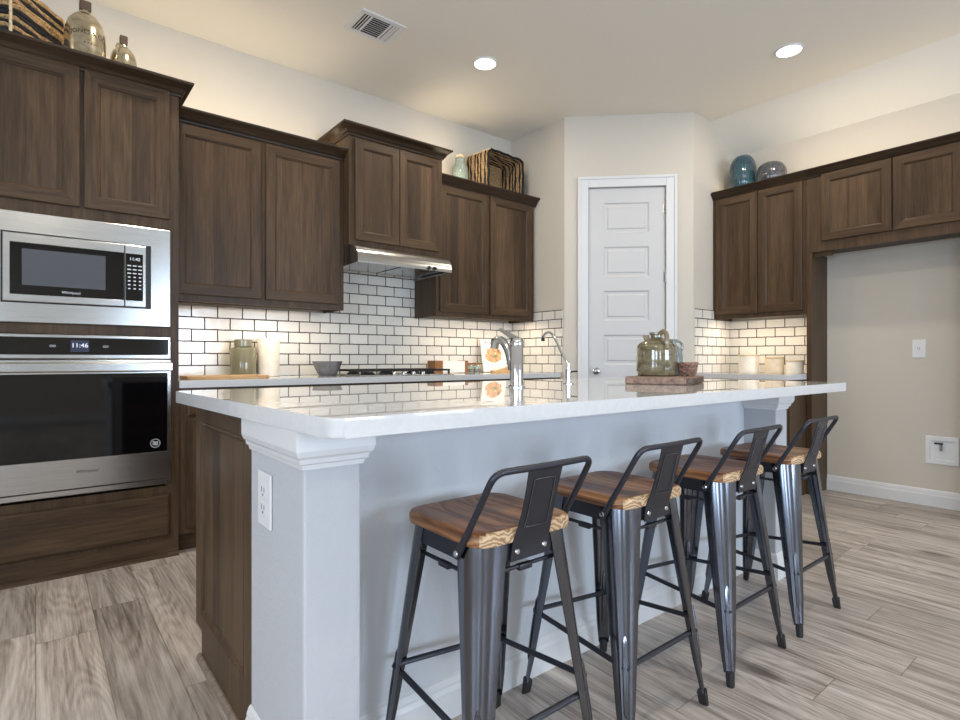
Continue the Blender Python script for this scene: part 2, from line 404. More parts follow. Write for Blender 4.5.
def holes_wall(name, axis, pos, thick, span, holes):
    m = Mesh(); cur = span[0]
    def b(a0, a1, z0, z1):
        if axis == 'y': m.box((a0, min(pos, pos+thick), z0), (a1, max(pos, pos+thick), z1))
        else: m.box((min(pos, pos+thick), a0, z0), (max(pos, pos+thick), a1, z1))
    for h0, h1 in holes:
        b(cur, h0, 0, ZC); b(h0, h1, 0, WZ[0]); b(h0, h1, WZ[1], ZC); cur = h1
    b(cur, span[1], 0, ZC); return struct(m.obj(name, 'wall'))
holes_wall('wall_front', 'y', -5.0, -.15, (-4.2, XR), WIN_F)
holes_wall('wall_back', 'x', -4.0, -.15, (-5.0, YW), WIN_B)
k = 0
for axis, lst in (('y', WIN_F), ('x', WIN_B)):
    for a, b in lst:
        k += 1; m = Mesh()
        def bb(a0, a1, z0, z1):
            if axis == 'y': m.box((a0, -5.0, z0), (a1, -4.97, z1))
            else: m.box((-4.0, a0, z0), (-3.97, a1, z1))
        bb(a-.09, a, WZ[0]-.09, WZ[1]+.09); bb(b, b+.09, WZ[0]-.09, WZ[1]+.09); bb(a, b, WZ[1], WZ[1]+.09); bb(a, b, WZ[0]-.09, WZ[0])
        bb((a+b)/2-.02, (a+b)/2+.02, WZ[0], WZ[1]); bb(a, (a+b)/2-.02, 1.45, 1.49); bb((a+b)/2+.02, b, 1.45, 1.49)
        struct(m.obj('window_%d' % k, 'trim'))
# angled pantry wall with door opening
AU = Vector((P3[0]-P2[0], P3[1]-P2[1], 0)); AL = AU.length; AU.normalize(); AN = Vector((AU.y, -AU.x, 0))   # AN faces the room
if AN.dot(Vector((-1, -1, 0))) < 0: AN = -AN
def A(u, z, d=0.): return Vector((P2[0], P2[1], 0)) + AU*u + AN*d + Vector((0, 0, z))
D0, D1, DH = .200, .840, 2.482
def abox(m, u0, u1, z0, z1, d0, d1, mi=0, bev=0.):
    m.prism([A(u0, z0, d0), A(u1, z0, d0), A(u1, z1, d0), A(u0, z1, d0)], AN*(d1-d0), mi, bev)
m = Mesh(); abox(m, 0, D0, 0, ZC, -.1, 0); abox(m, D1, AL, 0, ZC, -.1, 0); abox(m, D0, D1, DH, ZC, -.1, 0); struct(m.obj('wall_corner', 'wall'))
# casing
m = Mesh()
def casing_prof(u0, u1, z0, z1):
    abox(m, u0, u1, z0, z1, .0005, .016, 0, .004)
cw = .088
casing_prof(D0-cw, D0, 0, DH+cw); casing_prof(D1, D1+cw, 0, DH+cw); casing_prof(D0, D1, DH, DH+cw)
abox(m, D0-cw, D0-cw+.022, 0, DH+cw, .016, .024, 0, .003); abox(m, D1+cw-.022, D1+cw, 0, DH+cw, .016, .024, 0, .003); abox(m, D0-cw+.022, D1+cw-.022, DH+cw-.022, DH+cw, .016, .024, 0, .003)
struct(m.obj('trim_1', 'trim'))
# door with six level panels
m = Mesh(); g = .004; du0, du1, dz0, dz1 = D0+g, D1-g, .01, DH-g; fd = -.012
pz = [(.24+i*.372+ (0 if i else 0), .24+i*.372+.254) for i in range(6)]; pu = (du0+.125, du1-.13)
abox(m, du0, du1, dz0, dz1, fd-.035, fd-.012)
abox(m, du0, pu[0], dz0, dz1, fd-.012, fd); abox(m, pu[1], du1, dz0, dz1, fd-.012, fd)
zz = dz0
for a, b in pz + [(dz1, dz1)]:
    abox(m, pu[0], pu[1], zz, a, fd-.012, fd); zz = b
for a, b in pz:
    m.frame(A(0, 0, fd), AU, AN, [(pu[0], a, pu[1], b, 0), (pu[0]+.012, a+.012, pu[1]-.012, b-.012, -.010), (pu[0]+.030, a+.030, pu[1]-.030, b-.030, -.010), (pu[0]+.040, a+.040, pu[1]-.040, b-.040, -.003)], 0, 0, True)
door = struct(m.obj('door_1', 'door', fixn=False))
door.data.update()
m = Mesh(); kc = A(du0+.065, .93, fd); mt = plane_mtx(kc, AU, AN)
m.lathe([(.031, 0), (.031, .006), (.012, .010), (.011, .028), (.024, .034), (.028, .046), (.025, .058), (.012, .064), (.001, .065)], n=24).xf(mt); m.obj('knob', 'nickel', door, True)
for hz in (.25, .95, 1.72, 2.30):
    m = Mesh(); m.tube([A(D1-.002, hz-.045, .004), A(D1-.002, hz+.045, .004)], .006, 10); abox(m, D1-.020, D1-.003, hz-.045, hz+.045, fd+.0003, fd+.002); m.obj('hinge', 'nickel', door, True)
# baseboards
BB = [(0, 0), (.016, 0), (.016, .075), (.011, .088), (.011, .096), (.006, .110), (0, .116)]
struct(Mesh().sweep([(XR, 1.689), (XR, .79)], BB).obj('baseboard_right', 'trim'))
struct(Mesh().sweep([(XR, .745), (XR, -5.0), (-4.0, -5.0), (-4.0, YW), (-.27, YW)], BB).obj('baseboard_front', 'trim'))
# tiled backsplashes
m = Mesh(); m.box((.588, YW-.008, CT), (XC, YW, 1.372)); m.box((1.66, YW-.008, 1.372), (2.43, YW, 1.812)); struct(m.obj('trim_2', 'tile_x'))
struct(Mesh().box((XC-.008, P2[1]+.02, CT), (XC, YW-.008, 1.4535)).obj('trim_3', 'tile_y'))
struct(Mesh().box((P3[0]+.02, P3[1]-.008, CT), (XR, P3[1], 1.4535)).obj('trim_4', 'tile_x'))
struct(Mesh().box((XR-.008, 1.7265, CT), (XR, P3[1]-.008, 1.372)).obj('trim_5', 'tile_y'))

# ------------------------------------------------------------------ cabinets
LEFT = dict(U=Vector((1, 0, 0)), N=Vector((0, -1, 0)), ws='wood_z', wr='wood_x', pv='panel_z', ph='panel_x')
RIGHT = dict(U=Vector((0, -1, 0)), N=Vector((-1, 0, 0)), ws='wood_z', wr='wood_y', pv='panel_z', ph='wood_y')
def shaker(name, parent, S, O, u0, u1, z0, z1, st=.056, th=.019, panel='pv'):
    """a framed door: O = a point of the face plane at u = 0, z = 0"""
    m = Mesh(); L = [(u0, z0, u1, z1, .0008), (u0, z0, u1, z1, th-.003), (u0+.003, z0+.003, u1-.003, z1-.003, th), (u0+st, z0+st, u1-st, z1-st, th), (u0+st+.001, z0+st+.001, u1-st-.001, z1-st-.001, th-.004), (u0+st+.007, z0+st+.007, u1-st-.007, z1-st-.007, th-.0065), (u0+st+.012, z0+st+.012, u1-st-.012, z1-st-.012, th-.013)]
    m.frame(O, S['U'], S['N'], L, 0, 1)
    d = m.obj(name, [S['ws'], S['wr']], parent, fixn=False)
    m = Mesh(); e = st+.011
    m.frame(O, S['U'], S['N'], [(u0+e, z0+e, u1-e, z1-e, th-.016), (u0+e, z0+e, u1-e, z1-e, th-.0125)], 0, 0, True)
    m.obj('panel', S[panel], d, fixn=False)
    return d
def slab_front(name, parent, S, O, u0, u1, z0, z1, th=.019):
    m = Mesh(); m.frame(O, S['U'], S['N'], [(u0, z0, u1, z1, .0008), (u0, z0, u1, z1, th-.008), (u0+.006, z0+.006, u1-.006, z1-.006, th-.002), (u0+.012, z0+.012, u1-.012, z1-.012, th)], 0, 0, True)
    return m.obj(name, S['wr'], parent, fixn=False)
def crown_prof(z0, z1, p=.062):
    h = z1-z0
    return [(0, z0), (.010, z0), (.012, z0+h*.16), (.018, z0+h*.20), (.024, z0+h*.36), (.034, z0+h*.55), (.050, z0+h*.72), (p-.004, z0+h*.80), (p, z0+h*.86), (p, z1), (0, z1)]
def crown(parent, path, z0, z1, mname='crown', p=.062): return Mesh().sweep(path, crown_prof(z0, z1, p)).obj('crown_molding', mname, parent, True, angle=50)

# tall oven cabinet -------------------------------------------------
YT = 3.2585; T0, T1 = -.25, .586
tall = root('oven_cabinet', ((T0+T1)/2, YT+.3, 0), 'tall dark brown cabinet that holds the built-in microwave and oven', 'cabinet')
m = Mesh()
m.box((T0, YT, .095), (T0+.05, YW-.002, 2.44)); m.box((T1-.056, YT, .095), (T1, YW-.002, 2.44))            # side walls
m.box((T0+.05, YW-.02, .095), (T1-.056, YW-.002, 2.44)); m.box((T0+.05, YT, 2.40), (T1-.056, YW-.02, 2.44))
for z0, z1 in ((.095, .37), (1.146, 1.192), (1.696, 1.762)): m.box((T0+.05, YT, z0), (T1-.056, YW-.02, z1))
m.box((.161, YT, 1.762), (.181, YT+.02, 2.40))
m.obj('carcass', 'wood_z', tall)
Mesh().box((T0, YT+.004, 0), (T1, YT+.02, .095)).obj('toe_kick', 'wood_x', tall)
Mesh().sweep([(T0, YT+.004), (T1, YT+.004)], [(0, 0), (.014, 0), (.012, .012), (.004, .019), (0, .019)]).obj('shoe_molding', 'wood_x', tall)
O = Vector((0, YT, 0))
shaker('door', tall, LEFT, O, -.202, .163, 1.752, 2.418); shaker('door', tall, LEFT, O, .180, .541, 1.752, 2.418)
slab_front('drawer', tall, LEFT, O, -.205, .541, .112, .330)
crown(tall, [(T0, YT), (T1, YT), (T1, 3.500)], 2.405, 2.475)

# microwave ----------------------------------------------------------
mw = root('microwave', (.166, YT+.2, 1.193), 'built-in microwave in a wide steel trim frame above the oven', 'microwave')
X0, X1, Z0, Z1 = -.205, .545, 1.194, 1.694; mx0, mx1, mz0, mz1 = -.116, .447, 1.288, 1.596
m = Mesh(); N = Vector((0, -1, 0)); U = Vector((1, 0, 0))
m.frame(O, U, N, [(X0, Z0, X1, Z1, .0012), (X0, Z0, X1, Z1, .016), (X0+.003, Z0+.003, X1-.003, Z1-.003, .018), (mx0-.006, mz0-.006, mx1+.010, mz1+.006, .018), (mx0-.006, mz0-.006, mx1+.010, mz1+.006, .004)], 0, 0)
m.obj('trim_frame', 'steel', mw, fixn=False)
Mesh().box((mx0-.004, YT-.008, mz0-.004), (mx1+.009, YT+.36, mz1+.004)).obj('housing', 'black', mw)
m = Mesh(); m.frame(O, U, N, [(mx0, mz0, .3425, mz1, .0085), (mx0, mz0, .3425, mz1, .026), (mx0+.003, mz0+.003, .3395, mz1-.003, .028), (-.092, 1.319, .3395, 1.555, .028), (-.090, 1.321, .3395, 1.553, .0262)], 0, 0)
md = m.obj('door', 'steel', mw, fixn=False)
m = Mesh(); m.frame(O, U, N, [(-.092, 1.319, .340, 1.555, .020), (-.092, 1.319, .340, 1.555, .0266)], 0, 0, True); m.obj('door_glass', 'black_glass', md, fixn=False)
m = Mesh(); m.frame(O, U, N, [(-.049, 1.363, .264, 1.527, .0262), (-.049, 1.363, .264, 1.527, .0270)], 0, 0, True); m.obj('window', 'oven_mesh', md, fixn=False)
text('Whirlpool', .017, plane_mtx((.130, YT-.0268, 1.339), U, N), 'white_ink', 'logo', md, .0004)
m = Mesh(); m.frame(O, U, N, [(.3445, mz0, mx1-.012, mz1, .0085), (.3445, mz0, mx1-.012, mz1, .024), (.3465, mz0+.003, mx1-.015, mz1-.003, .026)], 0, 0, True)
cp = m.obj('control_panel', 'steel', mw, fixn=False)
m = Mesh(); m.frame(O, U, N, [(.347, 1.319, .421, 1.553, .0255), (.347, 1.319, .421, 1.553, .0268)], 0, 0, True); m.obj('keypad', 'black_glass', cp, fixn=False)
text('11:42', .021, plane_mtx((.386, YT-.0272, 1.526), U, N), 'clock', 'clock_display', cp, .0003)
m = Mesh()
for r in range(7):
    for c in range(3):
        w = .008 if r < 3 else .005
        m.box((.362+c*.023-w, YT-.0272, 1.490-r*.019), (.362+c*.023+w, YT-.0268, 1.4955-r*.019))
m.obj('key_marks', 'white_ink', cp)
# wall oven ----------------------------------------------------------
ov = root('oven', (.166, YT+.2, .375), 'built-in steel wall oven with black glass door', 'oven')
ox0, ox1 = -.200, .545
m = Mesh(); m.frame(O, U, N, [(ox0, 1.030, ox1, 1.142, .0012), (ox0, 1.030, ox1, 1.142, .020), (ox0+.003, 1.033, ox1-.003, 1.139, .022)], 0, 0, True)
op = m.obj('control_panel', 'steel', ov, fixn=False)
m = Mesh(); m.frame(O, U, N, [(ox0+.010, 1.048, ox1-.010, 1.129, .021), (ox0+.010, 1.048, ox1-.010, 1.129, .0232)], 0, 0, True); m.obj('panel_glass', 'black_glass', op, fixn=False)
Mesh().box((.128, YT-.0238, 1.062), (.199, YT-.0233, 1.117)).obj('clock_screen', 'screen', op)
text('11:46', .030, plane_mtx((.163, YT-.0240, 1.092), U, N), 'clock', 'clock_display', op, .0004)
for u in (.061, .265): text('OO', .014, plane_mtx((u, YT-.0235, 1.088), U, N), 'white_ink', 'panel_mark', op, .0003)
m = Mesh(); m.box((ox0+.01, YT-.004, .40), (ox1-.01, YT+.5, 1.029)); m.obj('oven_box', 'black', ov)
m = Mesh(); m.frame(O, U, N, [(ox0, .4165, ox1, 1.024, .0050), (ox0, .4165, ox1, 1.024, .031), (ox0+.003, .4195, ox1-.003, 1.021, .034), (ox0+.022, .556, ox1-.016, .958, .034), (ox0+.023, .557, ox1-.017, .957, .0325)], 0, 0)
od = m.obj('door', 'steel', ov, fixn=False)
m = Mesh(); m.frame(O, U, N, [(ox0+.022, .556, ox1-.016, .958, .025), (ox0+.022, .556, ox1-.016, .958, .0328)], 0, 0, True); m.obj('door_glass', 'black_glass', od, fixn=False)
m = Mesh(); hp = [(ox0+.0, YT-.0345, .965), (ox0, YT-.060, .965), (ox0, YT-.066, .972), (ox0, YT-.066, 1.006), (ox0, YT-.060, 1.014), (ox0, YT-.0345, 1.014)]
m.prism(hp, (ox1-ox0, 0, 0), 0); m.obj('door_handle', 'steel', od, True)
text('Whirlpool', .021, plane_mtx((.190, YT-.0342, .495), U, N), 'slot', 'logo', od, .0004, .3)
m = Mesh(); bcn = (.474, .600)
m.tube([(bcn[0]+.021*math.cos(a), YT-.0333, bcn[1]+.021*math.sin(a)) for a in [i*PI/16 for i in range(32)]], .0011, 6, closed=True)
for q in (-1, 0, 1):
    m.tube([(bcn[0]-.012+.024*i/10, YT-.0335, bcn[1]+q*.007+.0028*math.sin(i*.75)) for i in range(11)], .0016, 6)
m.obj('round_sticker', 'white_ink', od)
m = Mesh(); m.box((ox0, YT-.020, .386), (ox1, YT-.0012, .4115), .002); m.obj('bottom_trim', 'steel', ov)

# upper wall cabinets, left wall -------------------------------------
def upper(name, x0, x1, yf, z0, z1, zc, label, doors, dz, cpath, ends=True):
    r = root(name, ((x0+x1)/2, (yf+YW)/2, z0), label, 'cabinet'); m = Mesh()
    m.box((x0, yf, z0+.02), (x1, YW-.009, z1-.035)); m.box((x0, yf, z0), (x1, yf+.02, z0+.02)); m.box((x0, yf+.02, z0), (x0+.016, YW-.009, z0+.02)); m.box((x1-.016, yf+.02, z0), (x1, YW-.009, z0+.02))
    m.obj('carcass', 'wood_z', r)
    for u0, u1 in doors: shaker('door', r, LEFT, Vector((0, yf, 0)), u0, u1, dz[0], dz[1])
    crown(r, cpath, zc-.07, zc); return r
YU, Y3F = 3.5657, 3.485
c2 = upper('upper_cabinet', .588, 1.6575, YU, 1.366, 2.475, 2.468, 'wide two-door wall cabinet between the oven cabinet and the range hood', [(.612, 1.100), (1.127, 1.622)], (1.405, 2.384), [(.588, YU), (1.6575, YU)])
c3 = upper('upper_cabinet', 1.6585, 2.4275, Y3F, 1.811, 2.630, 2.626, 'short raised wall cabinet directly above the range hood', [(1.700, 2.0435), (2.0485, 2.394)], (1.846, 2.540), [(1.6585, YW-.009), (1.6585, Y3F), (2.4275, Y3F), (2.4275, YW-.009)])
c4 = upper('upper_cabinet', 2.4295, 3.4801, YU, 1.366, 2.475, 2.468, 'two-door wall cabinet right of the hood with a striped basket on top', [(2.458, 2.947), (2.969, 3.452)], (1.405, 2.394), [(2.4295, YU), (3.506, YU)])
# right wall ----------------------------------------------------------
XF = 4.5875
def rupper(name, ya, yb, z0, label, doors, dz):
    r = root(name, ((XF+XR)/2, (ya+yb)/2, z0), label, 'cabinet'); m = Mesh()
    m.box((XF, yb, z0+.02), (XR-.009, ya, 2.44)); m.box((XF, yb, z0), (XF+.02, ya, z0+.02))
    m.box((XF+.02, yb, z0), (XR-.009, yb+.016, z0+.02)); m.box((XF+.02, ya-.016, z0), (XR-.009, ya, z0+.02)); m.obj('carcass', 'wood_z', r)
    for a, b in doors: shaker('door', r, RIGHT, Vector((XF, 0, 0)), -a, -b, dz[0], dz[1])
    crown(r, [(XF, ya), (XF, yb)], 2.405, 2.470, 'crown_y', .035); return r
c5 = rupper('upper_cabinet', 2.4726, 1.7265, 1.372, 'narrow two-door wall cabinet on the right wall below the ribbed vases', [(2.440, 2.0905), (2.0855, 1.752)], (1.408, 2.398))
c6 = rupper('upper_cabinet', 1.7250, .745, 1.838, 'long over-fridge wall cabinet above the empty alcove on the right wall', [(1.619, 1.184), (1.177, .800)], (1.912, 2.410))
Mesh().box((XF+.03, 1.56, 1.806), (XF+.05, 1.689, 1.8375)).obj('cleat', 'wood_y', c6)
fp = tag(base_origin(Mesh().box((XF, 1.690, 0), (XR, 1.7245, 1.8375)).obj('fridge_panel', 'wood_z')), 'tall dark wood side panel between right base cabinet and fridge alcove', 'panel')
tag(base_origin(Mesh().box((XF, .748, 0), (XR, .787, 1.8375)).obj('fridge_panel', 'wood_z')), 'dark wood side panel at the near end of the fridge alcove', 'panel')

# base cabinets --------------------------------------------------------
YB = YT+.012
def basecab(x0, x1, label, fronts):
    r = root('base_cabinet', ((x0+x1)/2, (YB+YW)/2, 0), label, 'cabinet'); m = Mesh(); m.box((x0, YB, .1), (x1, YW-.009, CB-.0006)); m.obj('carcass', 'wood_z', r)
    Mesh().box((x0, YB+.055, 0), (x1, YB+.07, .1)).obj('toe_kick', 'wood_x', r)
    for f in fronts:
        (shaker if f[0] == 'door' else slab_front)(f[0], r, LEFT, Vector((0, YB, 0)), *f[1:])
    return r
basecab(.588, 1.658, 'dark base cabinet beside the oven cabinet, behind the island end', [('drawer', .625, 1.110, .725, .855), ('drawer', 1.125, 1.625, .725, .855), ('door', .625, 1.110, .130, .705), ('door', 1.125, 1.625, .130, .705)])
basecab(1.659, 2.429, 'dark base cabinet directly under the gas cooktop', [('drawer', 1.685, 2.400, .130, .44), ('drawer', 1.685, 2.400, .455, .705), ('drawer', 1.685, 2.400, .725, .855)])
basecab(2.430, XC-.001, 'dark base cabinet below the corner counter by the pantry', [('drawer', 2.46, 2.95, .725, .855), ('door', 2.46, 2.95, .130, .705), ('drawer', 2.97, 3.47, .725, .855), ('door', 2.97, 3.47, .130, .705)])
rb = root('base_cabinet', (4.58, 2.08, 0), 'dark base cabinet on the right wall under the three canisters', 'cabinet')
Mesh().box((4.287, 1.7275, .1), (XR-.009, P3[1]-.0015, CB-.0006)).obj('carcass', 'wood_z', rb); Mesh().box((4.345, 1.7275, 0), (XR-.009, P3[1]-.0015, .1)).obj('toe_kick', 'wood_y', rb)
for a, b in ((2.44, 2.095), (2.08, 1.735)):
    slab_front('drawer', rb, RIGHT, Vector((4.287, 0, 0)), -a, -b, .725, .855); shaker('door', rb, RIGHT, Vector((4.287, 0, 0)), -a, -b, .130, .705)
# counters
def slab(x0, y0, x1, y1, z0, z1, r, e=.004, n=6):
    pts = []
    for cx, cy, a in ((x1-r, y0+r, -PI/2), (x1-r, y1-r, 0), (x0+r, y1-r, PI/2), (x0+r, y0+r, PI)):
        for i in range(n+1): pts.append((cx+r*math.cos(a+PI/2*i/n), cy+r*math.sin(a+PI/2*i/n), z0))
    m = Mesh(); m.prism(pts, (0, 0, z1-z0), 0, e); return m
tag(base_origin(slab(.5875, YT-.012, XC-.0085, YW-.0085, CB, CT, .004, .003).obj('countertop', 'quartz', None, True, angle=20)), 'white quartz worktop along the left wall under the tile', 'countertop')
tag(base_origin(slab(4.258, 1.7265, XR-.0085, P3[1]-.0085, CB, CT, .004, .003).obj('countertop', 'quartz', None, True, angle=20)), 'short white quartz worktop on the right wall under the canisters', 'countertop')

# ------------------------------------------------------------------ island
IX, IY = .4415, 1.145; RX0, RX1 = 2.695, 2.815; YR = 1.295
isl = root('kitchen_island', (1.63, 1.65, 0), 'long kitchen island with white pillars and a dark wood end panel', 'island')
Mesh().box((.575, YR, 0), (RX0, 1.42, CB-.0006)).obj('knee_wall', 'knee', isl)
Mesh().box((IX, IY, 0), (.575, 1.512, CB-.0006), .006).obj('pillar', 'drywall', isl); Mesh().box((RX0, IY, 0), (RX1, 1.512, CB-.0006), .006).obj('pillar', 'drywall', isl)
IB = [(0, 0), (.016, 0), (.016, .078), (.011, .090), (.011, .098), (.006, .112), (0, .118)]
Mesh().sweep([(IX, 1.512), (IX, IY), (.575, IY), (.575, YR), (RX0, YR), (RX0, IY), (RX1, IY), (RX1, 1.512)], IB).obj('baseboard', 'trim', isl)
CP = [(0, .790), (.004, .790), (.006, .800), (.012, .804), (.014, .814), (.020, .820), (.024, .832), (.024, .8751), (0, .8751)]
Mesh().sweep([(IX, 1.512), (IX, IY), (.575, IY), (.575, YR)], CP).obj('capital', 'trim', isl); Mesh().sweep([(RX0, YR), (RX0, IY), (RX1, IY), (RX1, 1.512)], CP).obj('capital', 'trim', isl)
CM = [(0, .838), (.004, .838), (.008, .850), (.020, .858), (.022, .8751), (0, .8751)]
Mesh().sweep([(.599, YR), (RX0-.024, YR)], CM).obj('cornice', 'trim', isl)
EY0, EY1 = 1.513, 2.150
m = Mesh(); m.box((IX+.012, EY0, .1), (RX1, EY1-.004, CB-.0006)); m.box((IX+.012, EY0, 0), (RX1, 2.065, .1)); m.obj('cabinet_body', 'wood_x', isl)
EN = dict(U=Vector((0, -1, 0)), N=Vector((-1, 0, 0)), ws='wood_z', wr='wood_y', pv='panel_z')
m = Mesh(); e0, e1 = -EY1, -EY0; f0, f1 = -2.085, -1.575
m.frame((IX+.012, 0, 0), EN['U'], EN['N'], [(e0, .1, e1, CB-.001, 0), (e0, .1, e1, CB-.001, .012), (f0, .150, f1, .815, .012), (f0+.006, .156, f1-.006, .809, .007), (f0+.012, .162, f1-.012, .803, .010), (f0+.020, .170, f1-.020, .795, .004)], 0, 0, True, 1)
m.prism([(IX, EY0, 0), (IX, 2.065, 0), (IX, 2.065, .1), (IX, EY0, .1)], (.012, 0, 0)); m.obj('end_panel', ['wood_z', 'panel_z'], isl, fixn=False)
Mesh().sweep([(IX, 2.08), (IX, 1.53)], [(0, 0), (.015, 0), (.013, .012), (.005, .019), (0, .019)]).obj('shoe_molding', 'shoe', isl)
m = slab(.415, .965, 3.055, 2.195, CB, CT, .028, .004, 8)
for v_ in m.bm.verts:
    if v_.co.x < 1: v_.co.x += .010 - .045*(v_.co.y-.965)/1.23
tag(base_origin(m.obj('island_countertop', 'quartz', None, True, angle=20)), 'large glossy white quartz top of the kitchen island', 'countertop')

# ------------------------------------------------------------------ range hood
hd = root('range_hood', (2.045, 3.62, 1.673), 'stainless steel range hood over the gas cooktop', 'hood')
prof = [(3.485, 1.8095)] + [(3.485-.128*math.sin(a), 1.8095-.095*(1-math.cos(a))) for a in [PI/2*i/8 for i in range(1, 9)]] + [(3.354, 1.7085), (3.354, 1.675), (3.366, 1.675), (3.372, 1.705), (YW-.0095, 1.705), (YW-.0095, 1.8095)]
m = Mesh(); m.prism([(1.661, y, z) for y, z in prof], (.765, 0, 0)); m.obj('hood_body', 'steel', hd, True)
for x in (1.661, 2.420): Mesh().prism([(x, 3.366, 1.704), (x, YW-.0095, 1.704), (x, YW-.0095, 1.668), (x, 3.366, 1.676)], (.006, 0, 0)).obj('side_skirt', 'steel', hd)
m = Mesh(); m.box((1.70, 3.44, 1.690), (2.03, 3.82, 1.7035), .003); m.box((2.055, 3.44, 1.690), (2.385, 3.82, 1.7035), .003); m.obj('grease_filter', 'steel', hd)
for x in (2.222, 2.272):
    m = Mesh(); m.lathe([(.014, 0), (.014, .010), (.010, .014), (.001, .0145)], n=20).xf(plane_mtx((x, 3.3538, 1.692), (1, 0, 0), (0, -1, 0))); m.obj('knob', 'black', hd, True)
# cooktop
ck = root('gas_cooktop', (2.045, 3.57, CT), 'black gas cooktop with iron grates set in the left worktop', 'cooktop')
Mesh().box((1.665, 3.32, CT), (2.425, 3.82, CT+.008), .003).obj('cooktop_plate', 'steel', ck)
for gx in (1.685, 1.932, 2.179):
    m = Mesh(); w = .232
    for y in (3.36, 3.57, 3.79): m.box((gx, y-.006, CT+.030), (gx+w, y+.006, CT+.043))
    for x in (gx, gx+.07, gx+.15, gx+w-.012): m.box((x, 3.36, CT+.030), (x+.012, 3.79, CT+.043))
    for x in (gx+.002, gx+w-.014):
        for y in (3.356, 3.782): m.box((x, y, CT+.008), (x+.012, y+.012, CT+.030))
    m.obj('grate', 'iron', ck)
for bx, by in ((1.79, 3.46), (1.79, 3.69), (2.05, 3.69), (2.29, 3.46), (2.29, 3.69)):
    Mesh().lathe([(.045, .008), (.045, .016), (.034, .018), (.034, .026), (.001, .027)], (bx, by, CT), 24).obj('burner', 'iron', ck, True)
for i in range(4): Mesh().lathe([(.017, .008), (.017, .024), (.013, .028), (.001, .0285)], (1.925+.078*i, 3.337, CT), 20).obj('knob', 'chrome', ck, True)

